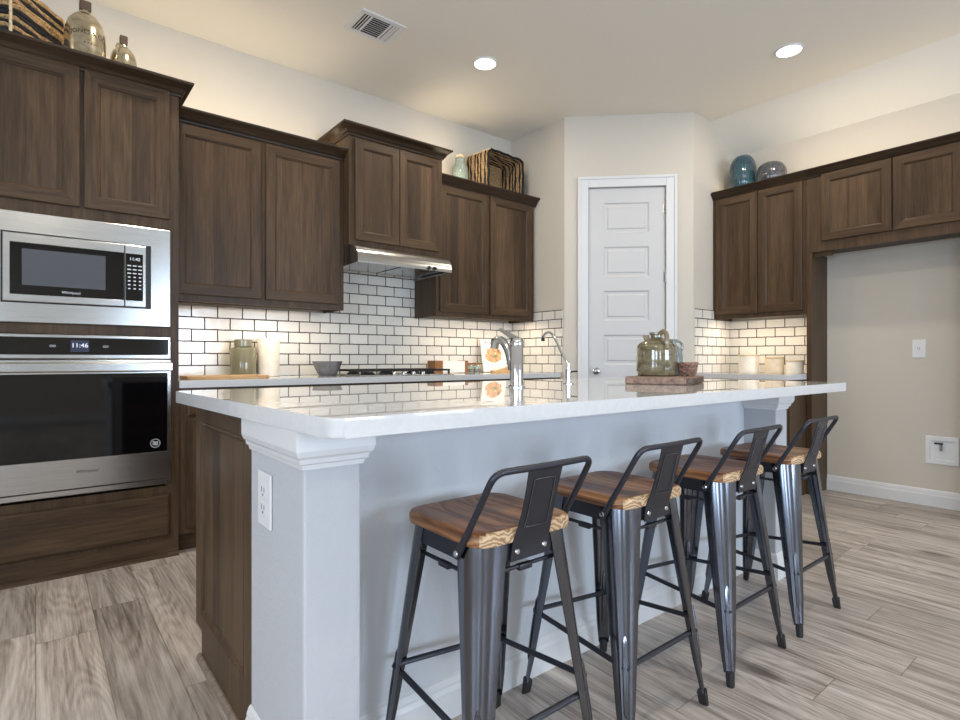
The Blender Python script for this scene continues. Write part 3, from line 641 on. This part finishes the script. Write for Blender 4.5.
# ------------------------------------------------------------------ stools
SEAT_Z = .652
def build_stool():
    r = root('bar_stool', (0, 0, 0), 'x', 'bar stool', 'gunmetal bar stools at the island')
    def rsq(h, rad, z, n=6):
        out = []
        for sx, sy, a in ((1, -1, -PI/2), (1, 1, 0), (-1, 1, PI/2), (-1, -1, PI)):
            for i in range(n+1): out.append((sx*(h-rad)+rad*math.cos(a+PI/2*i/n), sy*(h-rad)+rad*math.sin(a+PI/2*i/n), z))
        return out
    m = Mesh(); S = SEAT_Z
    m.loft([rsq(.147, .045, S-.031), rsq(.152, .048, S-.029), rsq(.154, .05, S-.022), rsq(.154, .05, S-.010), rsq(.151, .05, S-.003), rsq(.144, .05, S), rsq(.122, .045, S-.003), rsq(.09, .035, S-.007), rsq(.03, .012, S-.008)])
    for f in m.bm.faces:
        c = f.calc_center_median()
        if c.y < -.140 and abs(c.x) < .145: f.material_index = 1
    m.obj('seat', ['seat', 'endgrain'], r, True, world=False, angle=50)
    # rim under the seat
    m = Mesh(); rings = [rsq(.1452, .052, .582), rsq(.1440, .054, .6205), rsq(.110, .02, .6208), rsq(.110, .02, .6185), rsq(.1420, .052, .6175), rsq(.1432, .050, .582)]
    m.loft(rings, True, False, False)
    a, b = m.bm.verts, None
    m.obj('seat_frame', 'gun_matte', r, True, world=False, angle=50)
    # legs
    for sx, sy in ((1, 1), (1, -1), (-1, 1), (-1, -1)):
        m = Mesh(); rings = []; zs = [.040, .12, .25, .40, .52, .575, .6205]
        for z in zs:
            t = z/.6165; h = .198 + (.1465-.198)*t; w = .027+(.078-.027)*t - .008*max(0, 1-z/.13); rad = .020+(.060-.020)*t; th = .0035
            def prof(off):
                q = [(h-w, h-off)]
                for i in range(7):
                    ang = PI/2 - PI/2*i/6; q.append((h-rad+(rad-off)*math.cos(ang), h-rad+(rad-off)*math.sin(ang)))
                q.append((h-off, h-w)); return q
            pr_ = prof(0) + prof(th)[::-1]
            rings.append([(sx*x, sy*y, z) for x, y in pr_])
        m.loft(rings)
        # pressed rib on the outside corner
        path = []
        for z in (.10, .115, .20, .285, .30):
            t = z/.6165; h = .198+(.1465-.198)*t; rad = .020+(.060-.020)*t; q = h-rad+rad*.7071
            path.append((sx*(q-.002), sy*(q-.002), z))
        m.tube(path, [.003, .0075, .0085, .0075, .003], 8)
        lg = m.obj('leg', 'gun', r, True, world=False, angle=40)
        m = Mesh(); rings = []
        for z, w in ((0, .019), (.004, .022), (.034, .024), (.040, .023), (.046, .020)):
            c = .1960 - .0835*z; x0, x1 = c-w+.003, c+.003
            rings.append([(sx*x0, sy*x0, z), (sx*x1, sy*(x0+.004), z), (sx*x1, sy*(x1-.006), z), (sx*(x1-.006), sy*x1, z), (sx*(x0+.004), sy*x1, z)])
        m.loft(rings); m.obj('foot_cap', 'rubber', lg, False, world=False)
    # stretchers: flat ended rails, two heights
    def ins(z): return .198+(.1465-.198)*z/.6165 - .010
    for z0, z1, ax in ((.255, .222, ('x', 1)), (.222, .222, ('x', -1)), (.222, .255, ('y', -1)), (.256, .222, ('y', 1))):
        m = Mesh(); h0, h1 = ins(z0), ins(z1); s = ax[1]
        L = .5*(h0+h1)
        pts = [(-h0, z0), (-h0+.05, z0+(z1-z0)*.14), (h1-.05, z1-(z1-z0)*.14), (h1, z1)]
        path = [((u, s*L, z) if ax[0] == 'x' else (s*L, u, z)) for u, z in pts]
        m.tube(path, [.008, .0075, .0075, .008], 10, flat_=.9); m.obj('stretcher', 'gun_matte', r, True, world=False)
    m = Mesh()
    for s in (-1, 1):
        m.tube([(-.135, s*.130, .556), (.135, s*.130, .556)], .005, 8); m.box((-.02, s*.130-.007, .546), (.02, s*.130+.007, .560), .002)
        m.tube([(s*.130, -.135, .552), (s*.130, .135, .552)], .005, 8); m.box((s*.130-.007, -.02, .542), (s*.130+.007, .02, .556), .002)
    m.obj('brace', 'gun_matte', r, True, world=False)
    # back rail
    A_, B_ = Vector((.1565, -.083, .594)), Vector((.1500, -.203, .794)); path = []
    path.append(A_); path.append(A_.lerp(B_, .12)); rc = .030
    d1 = (B_-A_).normalized(); top = Vector((-1, 0, 0)); p0 = B_-d1*rc; p1 = B_+top*rc
    path.append(A_.lerp(p0, .5))
    for i in range(7):
        t = i/6; path.append((p0*(1-t)**2 + B_*2*t*(1-t) + p1*t*t))
    path.append(Vector((.04, -.206, .794)))
    path = path + [Vector((-p.x, p.y, p.z)) for p in path[::-1]]
    m = Mesh(); n = len(path); m.tube(path, [(.0075 if 1 < i < n-2 else .0085) for i in range(n)], 12)
    bk = m.obj('back_rail', 'gun_matte', r, True, world=False, angle=60)
    for s in (-1, 1): Mesh().lathe([(.0075, 0), (.006, .003), (.001, .004)], n=14).xf(plane_mtx((s*.1640, -.088, .604), (0, s*1, 0), (s, 0, 0))).obj('bolt', 'chrome', bk, True, world=False)
    # splat
    def SY(z):
        t = (z-.58)/.21; return -.1525 - (0 if t < .18 else .050*((t-.18)/.82)**.85)
    m = Mesh(); rings = []
    for t in [i/10 for i in range(11)]:
        z = .580 + t*.210; w = .062 - .010*t - .007*math.sin(PI*t); y = SY(z)
        rings.append([(-w, y, z), (w, y, z), (w, y+.003, z), (-w, y+.003, z)])
    m.loft(rings)
    sp = m.obj('splat', 'gun_matte', r, True, world=False, angle=30)
    m = Mesh(); pts = [(-.034, .655), (.034, .655), (.032, .765), (-.032, .765)]
    def yz(z): return SY(z) - .0008
    loop = []
    for i in range(4):
        a, b = pts[i], pts[(i+1) % 4]
        for k in range(6): u = a[0]+(b[0]-a[0])*k/6; z = a[1]+(b[1]-a[1])*k/6; loop.append((u, yz(z), z))
    m.tube(loop, .0018, 6, closed=True); m.obj('pressed_border', 'gun', sp, True, world=False)
    for s in (-1, 1): Mesh().lathe([(.007, 0), (.0055, .003), (.001, .004)], n=14).xf(plane_mtx((s*.042, -.1528, .600), (1, 0, 0), (0, -1, 0))).obj('bolt', 'chrome', sp, True, world=False)
    return r
stool = build_stool()
SL = ['bar stool nearest the camera, by the left pillar of the island', 'second bar stool from the left pillar, at the island', 'third bar stool from the left pillar, at the island', 'farthest bar stool, at the right end of the island']
SPOT = [(.872, 1.053, 0), (1.362, 1.050, 0), (1.885, 1.046, 0), (2.390, 1.040, 0)]
for i, (x, y, a) in enumerate(SPOT):
    if i == 0: stool.location = (x, y, 0); stool['label'] = SL[0]
    else: dup(stool, (x, y, 0), a, SL[i])

# ------------------------------------------------------------------ taps on the island
fx, fy = 1.483, 1.613
fa = root('kitchen_faucet', (fx, fy, CT), 'thick chrome pull-out faucet standing on the island top', 'faucet')
Mesh().lathe([(.034, 0), (.034, .006), (.027, .010), (.026, .155), (.0275, .158), (.0275, .182), (.022, .196), (.001, .200)], (fx, fy, CT), 32).obj('body', 'chrome', fa, True)
sd = Vector((-.25, .97, 0)).normalized(); b0 = Vector((fx, fy, CT))
def arc(p, n=14): # quadratic chain through control points
    out = []
    for i in range(n+1):
        t = i/n; a, b, c, d = p; out.append(a*(1-t)**3+b*3*t*(1-t)**2+c*3*t*t*(1-t)+d*t**3)
    return out
sp = arc([b0+sd*.018+Vector((0, 0, .070)), b0+sd*.030+Vector((0, 0, .150)), b0+sd*.060+Vector((0, 0, .200)), b0+sd*.098+Vector((0, 0, .190))])
Mesh().tube(sp, [.019-.003*i/14 for i in range(15)], 16).obj('spout', 'chrome', fa, True)
e = sp[-1]; Mesh().tube([e-sd*.014+Vector((0, 0, .004)), e+sd*.006-Vector((0, 0, .006)), e+sd*.010-Vector((0, 0, .034))], [.014, .019, .017], 16).obj('spray_head', 'nickel', fa, True)
hl = arc([b0+Vector((0, 0, .190)), b0+sd*.02+Vector((0, 0, .200)), b0+sd*.05+Vector((0, 0, .216)), b0+sd*.082+Vector((0, 0, .234))])
Mesh().tube(hl, [.013-.006*i/14 for i in range(15)], 12, flat_=.6).obj('lever', 'chrome', fa, True)
qx, qy = 1.880, 1.700
ft = root('filter_tap', (qx, qy, CT), 'slim chrome filtered water tap on the island right of the faucet', 'faucet')
Mesh().lathe([(.024, 0), (.024, .004), (.013, .006), (.013, .062), (.009, .066), (.007, .095), (.001, .096)], (qx, qy, CT), 24).obj('body', 'chrome', ft, True)
b1 = Vector((qx, qy, CT)); q = arc([b1+Vector((0, 0, .09)), b1+sd*.05+Vector((0, 0, .15)), b1+sd*.07+Vector((0, 0, .250)), b1+sd*.108+Vector((0, 0, .236))], 18) + arc([b1+sd*.115+Vector((0, 0, .233)), b1+sd*.124+Vector((0, 0, .227)), b1+sd*.130+Vector((0, 0, .220)), b1+sd*.132+Vector((0, 0, .209))], 6)
Mesh().tube(q, .0055, 12).obj('spout', 'chrome', ft, True); Mesh().tube([q[-1]+Vector((0, 0, .004)), q[-1]-Vector((0, 0, .012))], .0085, 12).obj('spout_tip', 'black', ft, True)
Mesh().tube([b1+Vector((.008, -.006, .055)), b1+Vector((.034, -.026, .058))], [.004, .0035], 10).obj('lever', 'black', ft, True)

# ------------------------------------------------------------------ board with jugs on the island
BZ = CT; br = math.radians(21.2)
bd = root('serving_board', (2.285, 1.463, BZ), 'rustic live-edge wooden board under the jugs on the island', 'board', None, br)
m = Mesh(); pts = []
NP = 44
for i in range(NP):
    # local x = depth .33, local y = width .29
    per = i/NP*4; sgm = int(per); t = per-sgm
    c = [(-.165, -.145), (.165, -.145), (.165, .145), (-.165, .145)]; a, b = c[sgm], c[(sgm+1) % 4]
    jit = .004*math.sin(i*2.3)+.003*math.sin(i*5.1); x, y = a[0]+(b[0]-a[0])*t, a[1]+(b[1]-a[1])*t
    if sgm in (0, 2): y += (jit*1.6)
    pts.append((x, y))
m.loft([[(x*.97, y*.97, 0) for x, y in pts], [(x, y, .004) for x, y in pts], [(x*1.0, y*.99, .030) for x, y in pts], [(x*.985, y*.97, .034) for x, y in pts]])
for f in m.bm.faces:
    c = f.calc_center_median()
    if abs(c.y) > .128 and .003 < c.z < .031: f.material_index = 1 if c.y < 0 else 0
m.obj('plank', ['board', 'bark'], bd, True, world=False, angle=40)
JZ = BZ + .0342
jg = root('jug', (2.262, 1.498, JZ), 'big olive glazed jug with a loop handle on the wooden board', 'jug')
jc = (2.262, 1.498, JZ)
Mesh().lathe([(.078, 0), (.086, .006), (.089, .018), (.0895, .120), (.087, .137), (.078, .152), (.056, .166), (.032, .174), (.026, .180), (.026, .190), (.031, .194), (.031, .203), (.020, .205), (.018, .198), (.001, .197)], jc, 40).obj('body', 'olive', jg, True)
lt = Vector((math.sin(YAW), -math.cos(YAW), 0)); vw = Vector((-math.cos(YAW), -math.sin(YAW), 0)); J = Vector(jc)
hp = arc([J+vw*.020+lt*.012+Vector((0, 0, .196)), J+vw*.062+lt*.024+Vector((0, 0, .226)), J+vw*.10+lt*.022+Vector((0, 0, .190)), J+vw*.0855+lt*.020+Vector((0, 0, .128))], 16)
Mesh().tube(hp, [.010]*17, 12, flat_=1.2).obj('handle', 'handle_glaze', jg, True)
Mesh().tube([J-lt*.040+Vector((0, 0, .160)), J-lt*.047+Vector((0, 0, .182)), J-lt*.047+Vector((0, 0, .190))], [.014, .013, .017], 14).obj('filler_neck', 'handle_glaze', jg, True)
j2 = root('bottle_jug', (2.425, 1.512, JZ), 'small grey-green glass bottle jug behind the olive jug', 'jug'); jc = (2.425, 1.512, JZ)
Mesh().lathe([(.040, 0), (.046, .006), (.047, .095), (.042, .118), (.026, .138), (.016, .150), (.016, .166), (.019, .170), (.019, .176), (.013, .176), (.012, .150), (.030, .120), (.042, .09), (.042, .008), (.001, .006)], jc, 32).obj('body', 'greyglass', j2, True)
J = Vector(jc); Mesh().tube(arc([J+lt*.014+Vector((0, 0, .165)), J+lt*.045+Vector((0, 0, .172)), J+lt*.05+Vector((0, 0, .14)), J+lt*.040+Vector((0, 0, .118))], 12), .006, 10).obj('handle', 'greyglass', j2, True)
bk = root('wicker_basket', (2.368, 1.401, JZ), 'tiny dark wicker basket beside the olive jug on the board', 'basket'); bc = (2.368, 1.401, JZ)
m = Mesh(); m.lathe([(.030, 0), (.034, .004), (.001, .006)], bc, 24)
for i in range(7):
    z = .006+.0078*i; rr = .034+.008*(i/6); m.tube([(bc[0]+(rr+.0022*math.cos(8*a+i*PI))*math.cos(a), bc[1]+(rr+.0022*math.cos(8*a+i*PI))*math.sin(a), bc[2]+z) for a in [k*PI/24 for k in range(48)]], .0042, 6, closed=True)
m.obj('woven_wall', 'wicker', bk, True)
m = Mesh(); m.tube([(bc[0]+.0435*math.cos(a), bc[1]+.0435*math.sin(a), bc[2]+.058+.002*math.sin(12*a)) for a in [k*PI/24 for k in range(48)]], .0055, 8, closed=True); m.obj('rim', 'wicker', bk, True)

# ------------------------------------------------------------------ things on the left worktop
cb = tag(base_origin(slab(.66, 3.44, 1.12, 3.68, CT, CT+.016, .03, .003).obj('cutting_board', 'lightwood', None, True, angle=20)), 'thin light wood cutting board on the left worktop by the oven cabinet', 'board')
g = root('glass_jar', (1.052, 3.77, CT), 'squat green glass jar with short neck on left worktop', 'jar'); c = (1.052, 3.77, CT)
Mesh().lathe([(.070, 0), (.078, .006), (.080, .020), (.080, .170), (.072, .188), (.052, .194), (.001, .195)], c, 36).obj('body', 'greenjar', g, True)
Mesh().lathe([(.052, .1955), (.056, .198), (.056, .236), (.050, .242), (.001, .243)], c, 30).obj('stopper', 'greenjar', g, True)
tag(base_origin(Mesh().lathe([(.066, 0), (.070, .004), (.070, .248), (.066, .254), (.056, .254), (.056, .060), (.001, .060)], (1.218, 3.78, CT), 36).obj('canister', 'cream', None, True)), 'tall white ceramic canister beside the green jar', 'canister')
def flute(a): return .012*math.cos(24*a)
tag(base_origin(Mesh().lathe([(.055, 0), (.060, .003), (.078, .040), (.098, .088), (.103, .100), (.097, .100), (.074, .046), (.001, .014)], (1.585, 3.67, CT), 96, rib=flute).obj('bowl', 'slate', None, True)), 'small fluted grey bowl on the left worktop beside the cooktop', 'bowl')
# wooden box, spice jars, cookbook
nb = root('napkin_box', (2.72, 3.74, CT), 'small white box with brown wooden ends right of the cooktop', 'box')
Mesh().box((2.585, 3.70, CT+.004), (2.815, 3.80, CT+.100), .004).obj('box_body', 'paper', nb)
for x0, x1 in ((2.505, 2.5845), (2.8155, 2.845)): Mesh().box((x0, 3.695, CT), (x1, 3.805, CT+.104), .002).obj('end_block', 'brownwood', nb)
for i, (x, wh) in enumerate(((2.895, 'left'), (2.970, 'right'))):
    s = root('spice_jar', (x, 3.74, CT), 'small glass spice jar, the one %s' % ('next to the white box' if i == 0 else 'next to the cookbook'), 'jar', 'spice jars on the left worktop'); c = (x, 3.74, CT)
    Mesh().lathe([(.030, 0), (.033, .004), (.033, .058), (.026, .066), (.001, .066)], c, 24).obj('jar_body', 'seaglass', s, True)
    Mesh().lathe([(.028, .0665), (.029, .068), (.029, .084), (.001, .085)], c, 24).obj('lid', 'brownwood', s, True)
    Mesh().lathe([(.0285, .003), (.0290, .020), (.0285, .034), (.001, .035)], c, 20).obj('spice', 'brownwood', s, True)
def bookcover():
    t = NT('cookbook_cover'); v = t.obj(); s = t.n('ShaderNodeSeparateXYZ'); t.l(v, s.inputs[0])
    x = t.math('DIVIDE', t.math('SUBTRACT', s.outputs[0], -.005), .085); z = t.math('DIVIDE', t.math('SUBTRACT', s.outputs[2], .155), .072)
    n = t.noise(v, 26, 3); d = t.math('ADD', t.math('SQRT', t.math('ADD', t.math('MULTIPLY', x, x), t.math('MULTIPLY', z, z))), t.math('MULTIPLY_ADD', n, .5, -.25))
    vo = t.n('ShaderNodeTexVoronoi'); vo.inputs['Scale'].default_value = 45; t.l(v, vo.inputs[0]); sc = t.n('ShaderNodeSeparateColor'); t.l(vo.outputs['Color'], sc.inputs[0])
    food = t.ramp(sc.outputs[0], [(0, lin((130, 92, 56))), (.3, lin((206, 170, 118))), (.6, lin((200, 128, 100))), (.85, lin((226, 204, 156))), (1, lin((112, 112, 64)))])
    f = t.ramp(d, [(.92, (1, 1, 1)), (1.0, (0, 0, 0))]); return t.set(t.mix(f, lin((240, 236, 228)), food), .4)
M['cover'] = bookcover()
bo = root('cookbook', (3.165, 3.715, CT), 'white cookbook with a food photo leaning in the tiled corner', 'book', None, math.radians(-14))
m = Mesh(); th = math.radians(14); tl = Matrix.Translation((0, 0, .006)) @ Matrix.Rotation(-th, 4, 'X')
m.box((-.115, 0, 0), (.115, .020, .300), .002); m.xf(tl); m.obj('cover', 'cover', bo, world=False)
cu = Matrix.Translation((0, 0, .006)) @ Matrix.Rotation(-th, 4, 'X') @ plane_mtx((-.035, -.0006, .268), (1, 0, 0), (0, -1, 0))
me = text('Recipes', .030, cu, 'slot', 'title', None, .0003); me.parent = bo
bs = root('book_stand', (3.165, 3.715, CT), 'small wooden stand holding up the cookbook in the corner', 'stand', None, math.radians(-14))
Mesh().box((-.06, -.060, 0), (.13, -.012, .018), .003).obj('base', 'lightwood', bs, world=False)
Mesh().prism([(-.02, -.058, .018), (.128, -.058, .018), (.128, -.058, .030), (.09, -.058, .050)], (0, .012, 0)).obj('lip', 'lightwood', bs, world=False)

# right worktop canisters
for (x, y, rr, h, mt_, lb) in ((4.715, 2.225, .080, .138, 'cream', 'widest cream canister, nearest the tiled corner, on right worktop'), (4.715, 2.015, .070, .118, 'cream_tan', 'tan ceramic canister in the middle of the three on right worktop'), (4.70, 1.853, .062, .092, 'cream', 'smallest cream canister with lid, nearest the fridge panel')):
    s = root('canister', (x, y, CT), lb, 'canister', 'canisters on the right worktop')
    Mesh().lathe([(rr*.95, 0), (rr, .004), (rr, h), (rr*.97, h+.003), (.001, h+.003)], (x, y, CT), 36).obj('body', mt_, s, True)
    Mesh().lathe([(rr*1.0, h+.0035), (rr*1.03, h+.006), (rr*1.03, h+.014), (rr*.98, h+.017), (.001, h+.018)], (x, y, CT), 36).obj('lid', 'lid', s, True)

# ------------------------------------------------------------------ on top of the cabinets
TOP = 2.4405
def mjug(x, y, rr, h, label, txt):
    j = root('stoneware_jug', (x, y, TOP), label, 'jug', 'mirrored jugs on the oven cabinet'); c = (x, y, TOP)
    Mesh().lathe([(rr*.94, 0), (rr, .006), (rr, h*.60), (rr*.97, h*.72), (rr*.82, h*.86), (rr*.55, h*.96), (rr*.30, h), (rr*.28, h+.012), (.001, h+.012)], c, 44).obj('body', 'mercury', j, True)
    Mesh().box((x-rr*.28, y-rr*.28, TOP+h+.0125), (x+rr*.28, y+rr*.28, TOP+h+.060), .004).obj('stopper', 'cork', j)
    J = Vector(c); a0 = math.radians(235); d = Vector((math.cos(a0), math.sin(a0), 0))
    if not txt: Mesh().tube(arc([J+d*rr*.40+Vector((0, 0, h*.97)), J+d*rr*.95+Vector((0, 0, h*1.06)), J+d*rr*1.12+Vector((0, 0, h*.86)), J+d*rr*.93+Vector((0, 0, h*.74))], 12), rr*.09, 10).obj('handle', 'mercury', j, True)
    if txt:
        for body, size, zf in (('JONES & CO', .030, .62), ('* * * *', .020, .45)):
            def bend(co, zf=zf):
                a = PI + math.atan2(y, x) + .22 + co.x/rr; R = rr+.0004+co.z
                arch = -18*co.x*co.x*.06 if zf > .5 else 0
                return Vector((x+R*math.cos(a), y+R*math.sin(a), TOP+h*zf+co.y+arch))
            text(body, size, None, 'cork', 'lettering', j, .0004, 0, bend)
mjug(.195, 3.43, .088, .330, 'large mirrored jug with brown stopper and lettering on oven cabinet', True)
mjug(.363, 3.47, .062, .238, 'small mirrored jug with brown stopper on the oven cabinet', False)
def rope_basket(name, loc, rz, wx, wy, courses, pattern, label, r=.0125, lying=False):
    b = root(name, loc, label, 'basket', None, rz); ms = ['tan_rope', 'black_rope', 'cream_rope']; m = Mesh(); per = []
    def loop(k, z, sc=1.0, jit=.003):
        rad = .045; out = []; hx, hy = wx/2*sc, wy/2*sc
        for sx, sy, a in ((1, -1, -PI/2), (1, 1, 0), (-1, 1, PI/2), (-1, -1, PI)):
            for i in range(5): out.append([sx*(hx-rad)+rad*math.cos(a+PI/2*i/4), sy*(hy-rad)+rad*math.sin(a+PI/2*i/4), z])
        P = []
        n = len(out)
        for i in range(n):
            p, q = Vector(out[i]), Vector(out[(i+1) % n]); L = (q-p).length; s = max(1, int(L/.03))
            for t in range(s): P.append(p.lerp(q, t/s))
        for i, p in enumerate(P): p.z += jit*math.sin(i*.9+k*1.7)*1.2; p.x += jit*math.sin(i*1.9+k); p.y += jit*math.cos(i*1.7+k)
        return P
    for k in range(courses):
        n0 = len(m.bm.faces); m.tube(loop(k, r+.0045+k*r*1.62), r, 7, closed=True); m.bm.faces.ensure_lookup_table()
        for f in m.bm.faces:
            if f.material_index == 0 and f.tag is False: f.material_index = pattern[k % len(pattern)]; f.tag = True
    wl = m.obj('woven_wall', ms, b, True, world=False)
    m = Mesh(); m.box((-wx/2+.012, -wy/2+.012, .002), (wx/2-.012, wy/2-.012, .016), .004); bt = m.obj('bottom', 'tan_rope', b, world=False)
    H = r*2+courses*r*1.62
    parts = [wl, bt]
    m = Mesh()
    for sx in (-1, 1):
        for sy in (-1, 1):
            m.tube([(sx*(wx/2-.006), sy*(wy/2-.006), .006), (sx*(wx/2-.006), sy*(wy/2-.006), H-.006)], .0065, 7)
    parts.append(m.obj('corner_cord', 'cream_rope', b, True, world=False))
    if lying:
        R = Matrix.Translation((0, H/2, wy/2+r*1.5)) @ Matrix.Rotation(PI/2, 4, 'X')
        for p in parts: p.data.transform(R)
    return b
rope_basket('rope_basket', (-.10, 3.585, TOP), math.radians(51), .34, .30, 17, [0, 1, 1, 0, 0, 1, 0, 1], 'striped black and tan rope basket standing on the oven cabinet')
rope_basket('rope_basket', (3.145, 3.690, TOP), math.radians(6), .44, .335, 16, [0, 1, 0, 1, 0, 0, 1], 'striped rope basket lying on its side above the right-hand wall cabinet', .0105, True)
pj = root('bottle', (2.79, 3.74, TOP), 'pale green glass bottle with cork lid beside the fallen basket', 'bottle'); c = (2.79, 3.74, TOP)
Mesh().lathe([(.060, 0), (.068, .006), (.070, .150), (.062, .200), (.040, .245), (.036, .285), (.001, .285)], c, 32).obj('body', 'seaglass', pj, True)
Mesh().lathe([(.038, .2855), (.044, .288), (.044, .305), (.001, .308)], c, 24).obj('lid', 'lid', pj, True)
def rib(a): return .022*abs(math.sin(12*a))
def egg(R, h, n=18, neck=.25):
    return [(max(.001, R*math.sin(max(.18, PI*(.07+.87*i/n)))**.75), h*(1-math.cos(PI*i/n))/2) for i in range(n+1)]
for (y, R, h, mt_, lb) in ((2.288, .108, .335, 'teal', 'tall ribbed teal vase on top of the right wall cabinet'), (2.052, .114, .215, 'charcoal', 'squat ribbed charcoal vase beside the teal one')):
    p = egg(R, h); p[0] = (R*.45, 0); p[-1] = (R*.16, h)
    tag(base_origin(Mesh().lathe(p, (4.742, y, TOP), 96, rib=rib).obj('vase', mt_, None, True, angle=60)), lb, 'vase')

# ------------------------------------------------------------------ fittings
for i, (x, y) in enumerate(CANS):
    r = root('ceiling_light', (x, y, ZC-.006), 'round recessed ceiling light, the one %s' % ('above the cooktop side' if i == 0 else 'nearer the right wall cabinets'), 'light', 'recessed ceiling lights')
    m = Mesh(); m.tube([(x+.080*math.cos(a), y+.080*math.sin(a), ZC-.004) for a in [k*PI/24 for k in range(48)]], .0085, 8, closed=True, flat_=.5); m.obj('trim_ring', 'trim', r, True)
    Mesh().lathe([(.074, 0), (.074, .003), (.001, .0032)], (x, y, ZC-.0045), 36).obj('lens', 'lamp', r)
v = root('air_vent', (1.64, 3.08, ZC), 'white square air register on the ceiling above the left cabinets', 'vent')
vx0, vx1, vy0, vy1 = 1.492, 1.792, 2.955, 3.205
m = Mesh(); zt = ZC-.0005
for a in ((vx0, vy0, vx1, vy0+.032), (vx0, vy1-.032, vx1, vy1), (vx0, vy0+.032, vx0+.032, vy1-.032), (vx1-.032, vy0+.032, vx1, vy1-.032), (vx0+.078, vy0+.032, vx0+.090, vy1-.032), (vx1-.090, vy0+.032, vx1-.078, vy1-.032)): m.box((a[0], a[1], zt-.008), (a[2], a[3], zt))
m.obj('grille_frame', 'trim', v)
Mesh().box((vx0+.032, vy0+.032, zt-.0012), (vx1-.032, vy1-.032, zt)).obj('duct_backing', 'slot', v)
for i in range(9):
    y = vy0+.042+i*.0205; m = Mesh(); m.prism([(vx0+.09, y, zt-.009), (vx0+.09, y+.011, zt-.003), (vx0+.09, y+.012, zt-.0042), (vx0+.09, y+.001, zt-.0102)], (vx1-vx0-.18, 0, 0)); m.obj('slat', 'trim', v)
for s, xa in ((1, vx0+.040), (1, vx0+.058), (-1, vx1-.051), (-1, vx1-.069)):
    Mesh().prism([(xa, vy0+.034, zt-.009 if s > 0 else zt-.003), (xa+.010, vy0+.034, zt-.003 if s > 0 else zt-.009), (xa+.011, vy0+.034, zt-.0042 if s > 0 else zt-.0102), (xa+.001, vy0+.034, zt-.0102 if s > 0 else zt-.0042)], (0, vy1-vy0-.068, 0)).obj('slat', 'trim', v)
# outlet on the island pillar
ou = root('power_outlet', (IX, 1.385, .68), 'white power outlet plate on the left pillar of the island', 'outlet')
oy0, oy1, oz0, oz1 = 1.338, 1.432, .615, .748
Mesh().box((IX-.007, oy0, oz0), (IX-.0003, oy1, oz1), .003).obj('cover_plate', 'white_plastic', ou)
for zc in (.660, .703):
    m = Mesh(); m.box((IX-.009, 1.367, zc-.016), (IX-.0073, 1.403, zc+.016), .0008); so = m.obj('socket', 'white_plastic', ou)
    m = Mesh(); m.box((IX-.0094, 1.374, zc-.002), (IX-.0091, 1.377, zc+.010)); m.box((IX-.0094, 1.393, zc-.002), (IX-.0091, 1.396, zc+.010)); m.box((IX-.0094, 1.382, zc-.011), (IX-.0091, 1.388, zc-.006)); m.obj('slots', 'slot', so)
# fridge socket on the right wall
so = root('wall_socket', (XR, 1.106, 1.10), 'white single socket plate on the fridge alcove wall', 'outlet')
Mesh().box((XR-.006, 1.066, 1.040), (XR-.0003, 1.144, 1.168), .002).obj('cover_plate', 'white_plastic', so)
m = Mesh(); m.lathe([(.020, 0), (.020, .002), (.001, .0022)], n=24).xf(plane_mtx((XR-.0062, 1.105, 1.104), (0, -1, 0), (-1, 0, 0))); fc = m.obj('socket', 'white_plastic', so)
m = Mesh(); m.box((XR-.0092, 1.110, 1.104), (XR-.0086, 1.113, 1.113)); m.box((XR-.0092, 1.098, 1.104), (XR-.0086, 1.101, 1.113)); m.box((XR-.0092, 1.103, 1.094), (XR-.0086, 1.108, 1.099)); m.obj('slots', 'slot', fc)
# fridge water box
wbx = root('water_box', (XR, .978, .40), 'white recessed water supply box low on the alcove wall', 'valve box')
m = Mesh(); y0, y1, z0, z1 = .885, 1.068, .298, .492; m.frame((XR, 0, 0), (0, -1, 0), (-1, 0, 0), [(-y1, z0, -y0, z1, .0003), (-y1, z0, -y0, z1, .008), (-y1+.003, z0+.003, -y0-.003, z1-.003, .010), (-y1+.024, z0+.030, -y0-.024, z1-.030, .010), (-y1+.026, z0+.032, -y0-.026, z1-.032, .0012)], 0, 0, True); m.obj('box_frame', 'white_plastic', wbx, fixn=False)
vv = Mesh(); vv.tube([(XR-.030, .978, .452), (XR-.030, .978, .395)], .008, 12); vv.tube([(XR-.002, .978, .440), (XR-.034, .978, .440)], .008, 12); vv.obj('valve', 'nickel', wbx, True)
Mesh().box((XR-.045, .965, .440), (XR-.036, 1.012, .452), .002).obj('valve_handle', 'iron', wbx)
# under-cabinet strips
def ustrip(lo, hi, label, rot, e):
    r = root('under_cabinet_light', ((lo[0]+hi[0])/2, (lo[1]+hi[1])/2, lo[2]), label, 'light', 'under cabinet light strips')
    Mesh().box((lo[0], lo[1], lo[2]+.004), hi, .001).obj('housing', 'white_plastic', r); Mesh().box((lo[0]+.005, lo[1]+.004, lo[2]), (hi[0]-.005, hi[1]-.004, lo[2]+.0038)).obj('lens', 'strip', r)
    sx, sy = hi[0]-lo[0], hi[1]-lo[1]
    area('under_cabinet_lamp', ((lo[0]+hi[0])/2, (lo[1]+hi[1])/2, lo[2]-.003), (sx*.96, sy*.8), e, WARM, (0, 0, 0))
ustrip((.64, 3.60, 1.3735), (1.60, 3.635, 1.3855), 'warm light strip under the wall cabinet beside the oven cabinet', 0, 4.6)
ustrip((2.50, 3.60, 1.3735), (3.42, 3.635, 1.3855), 'warm light strip under the wall cabinet right of the hood', 0, 4.6)
ustrip((4.62, 1.75, 1.3795), (4.655, 2.43, 1.3915), 'warm light strip under the right wall cabinet above the canisters', 0, 3.6)
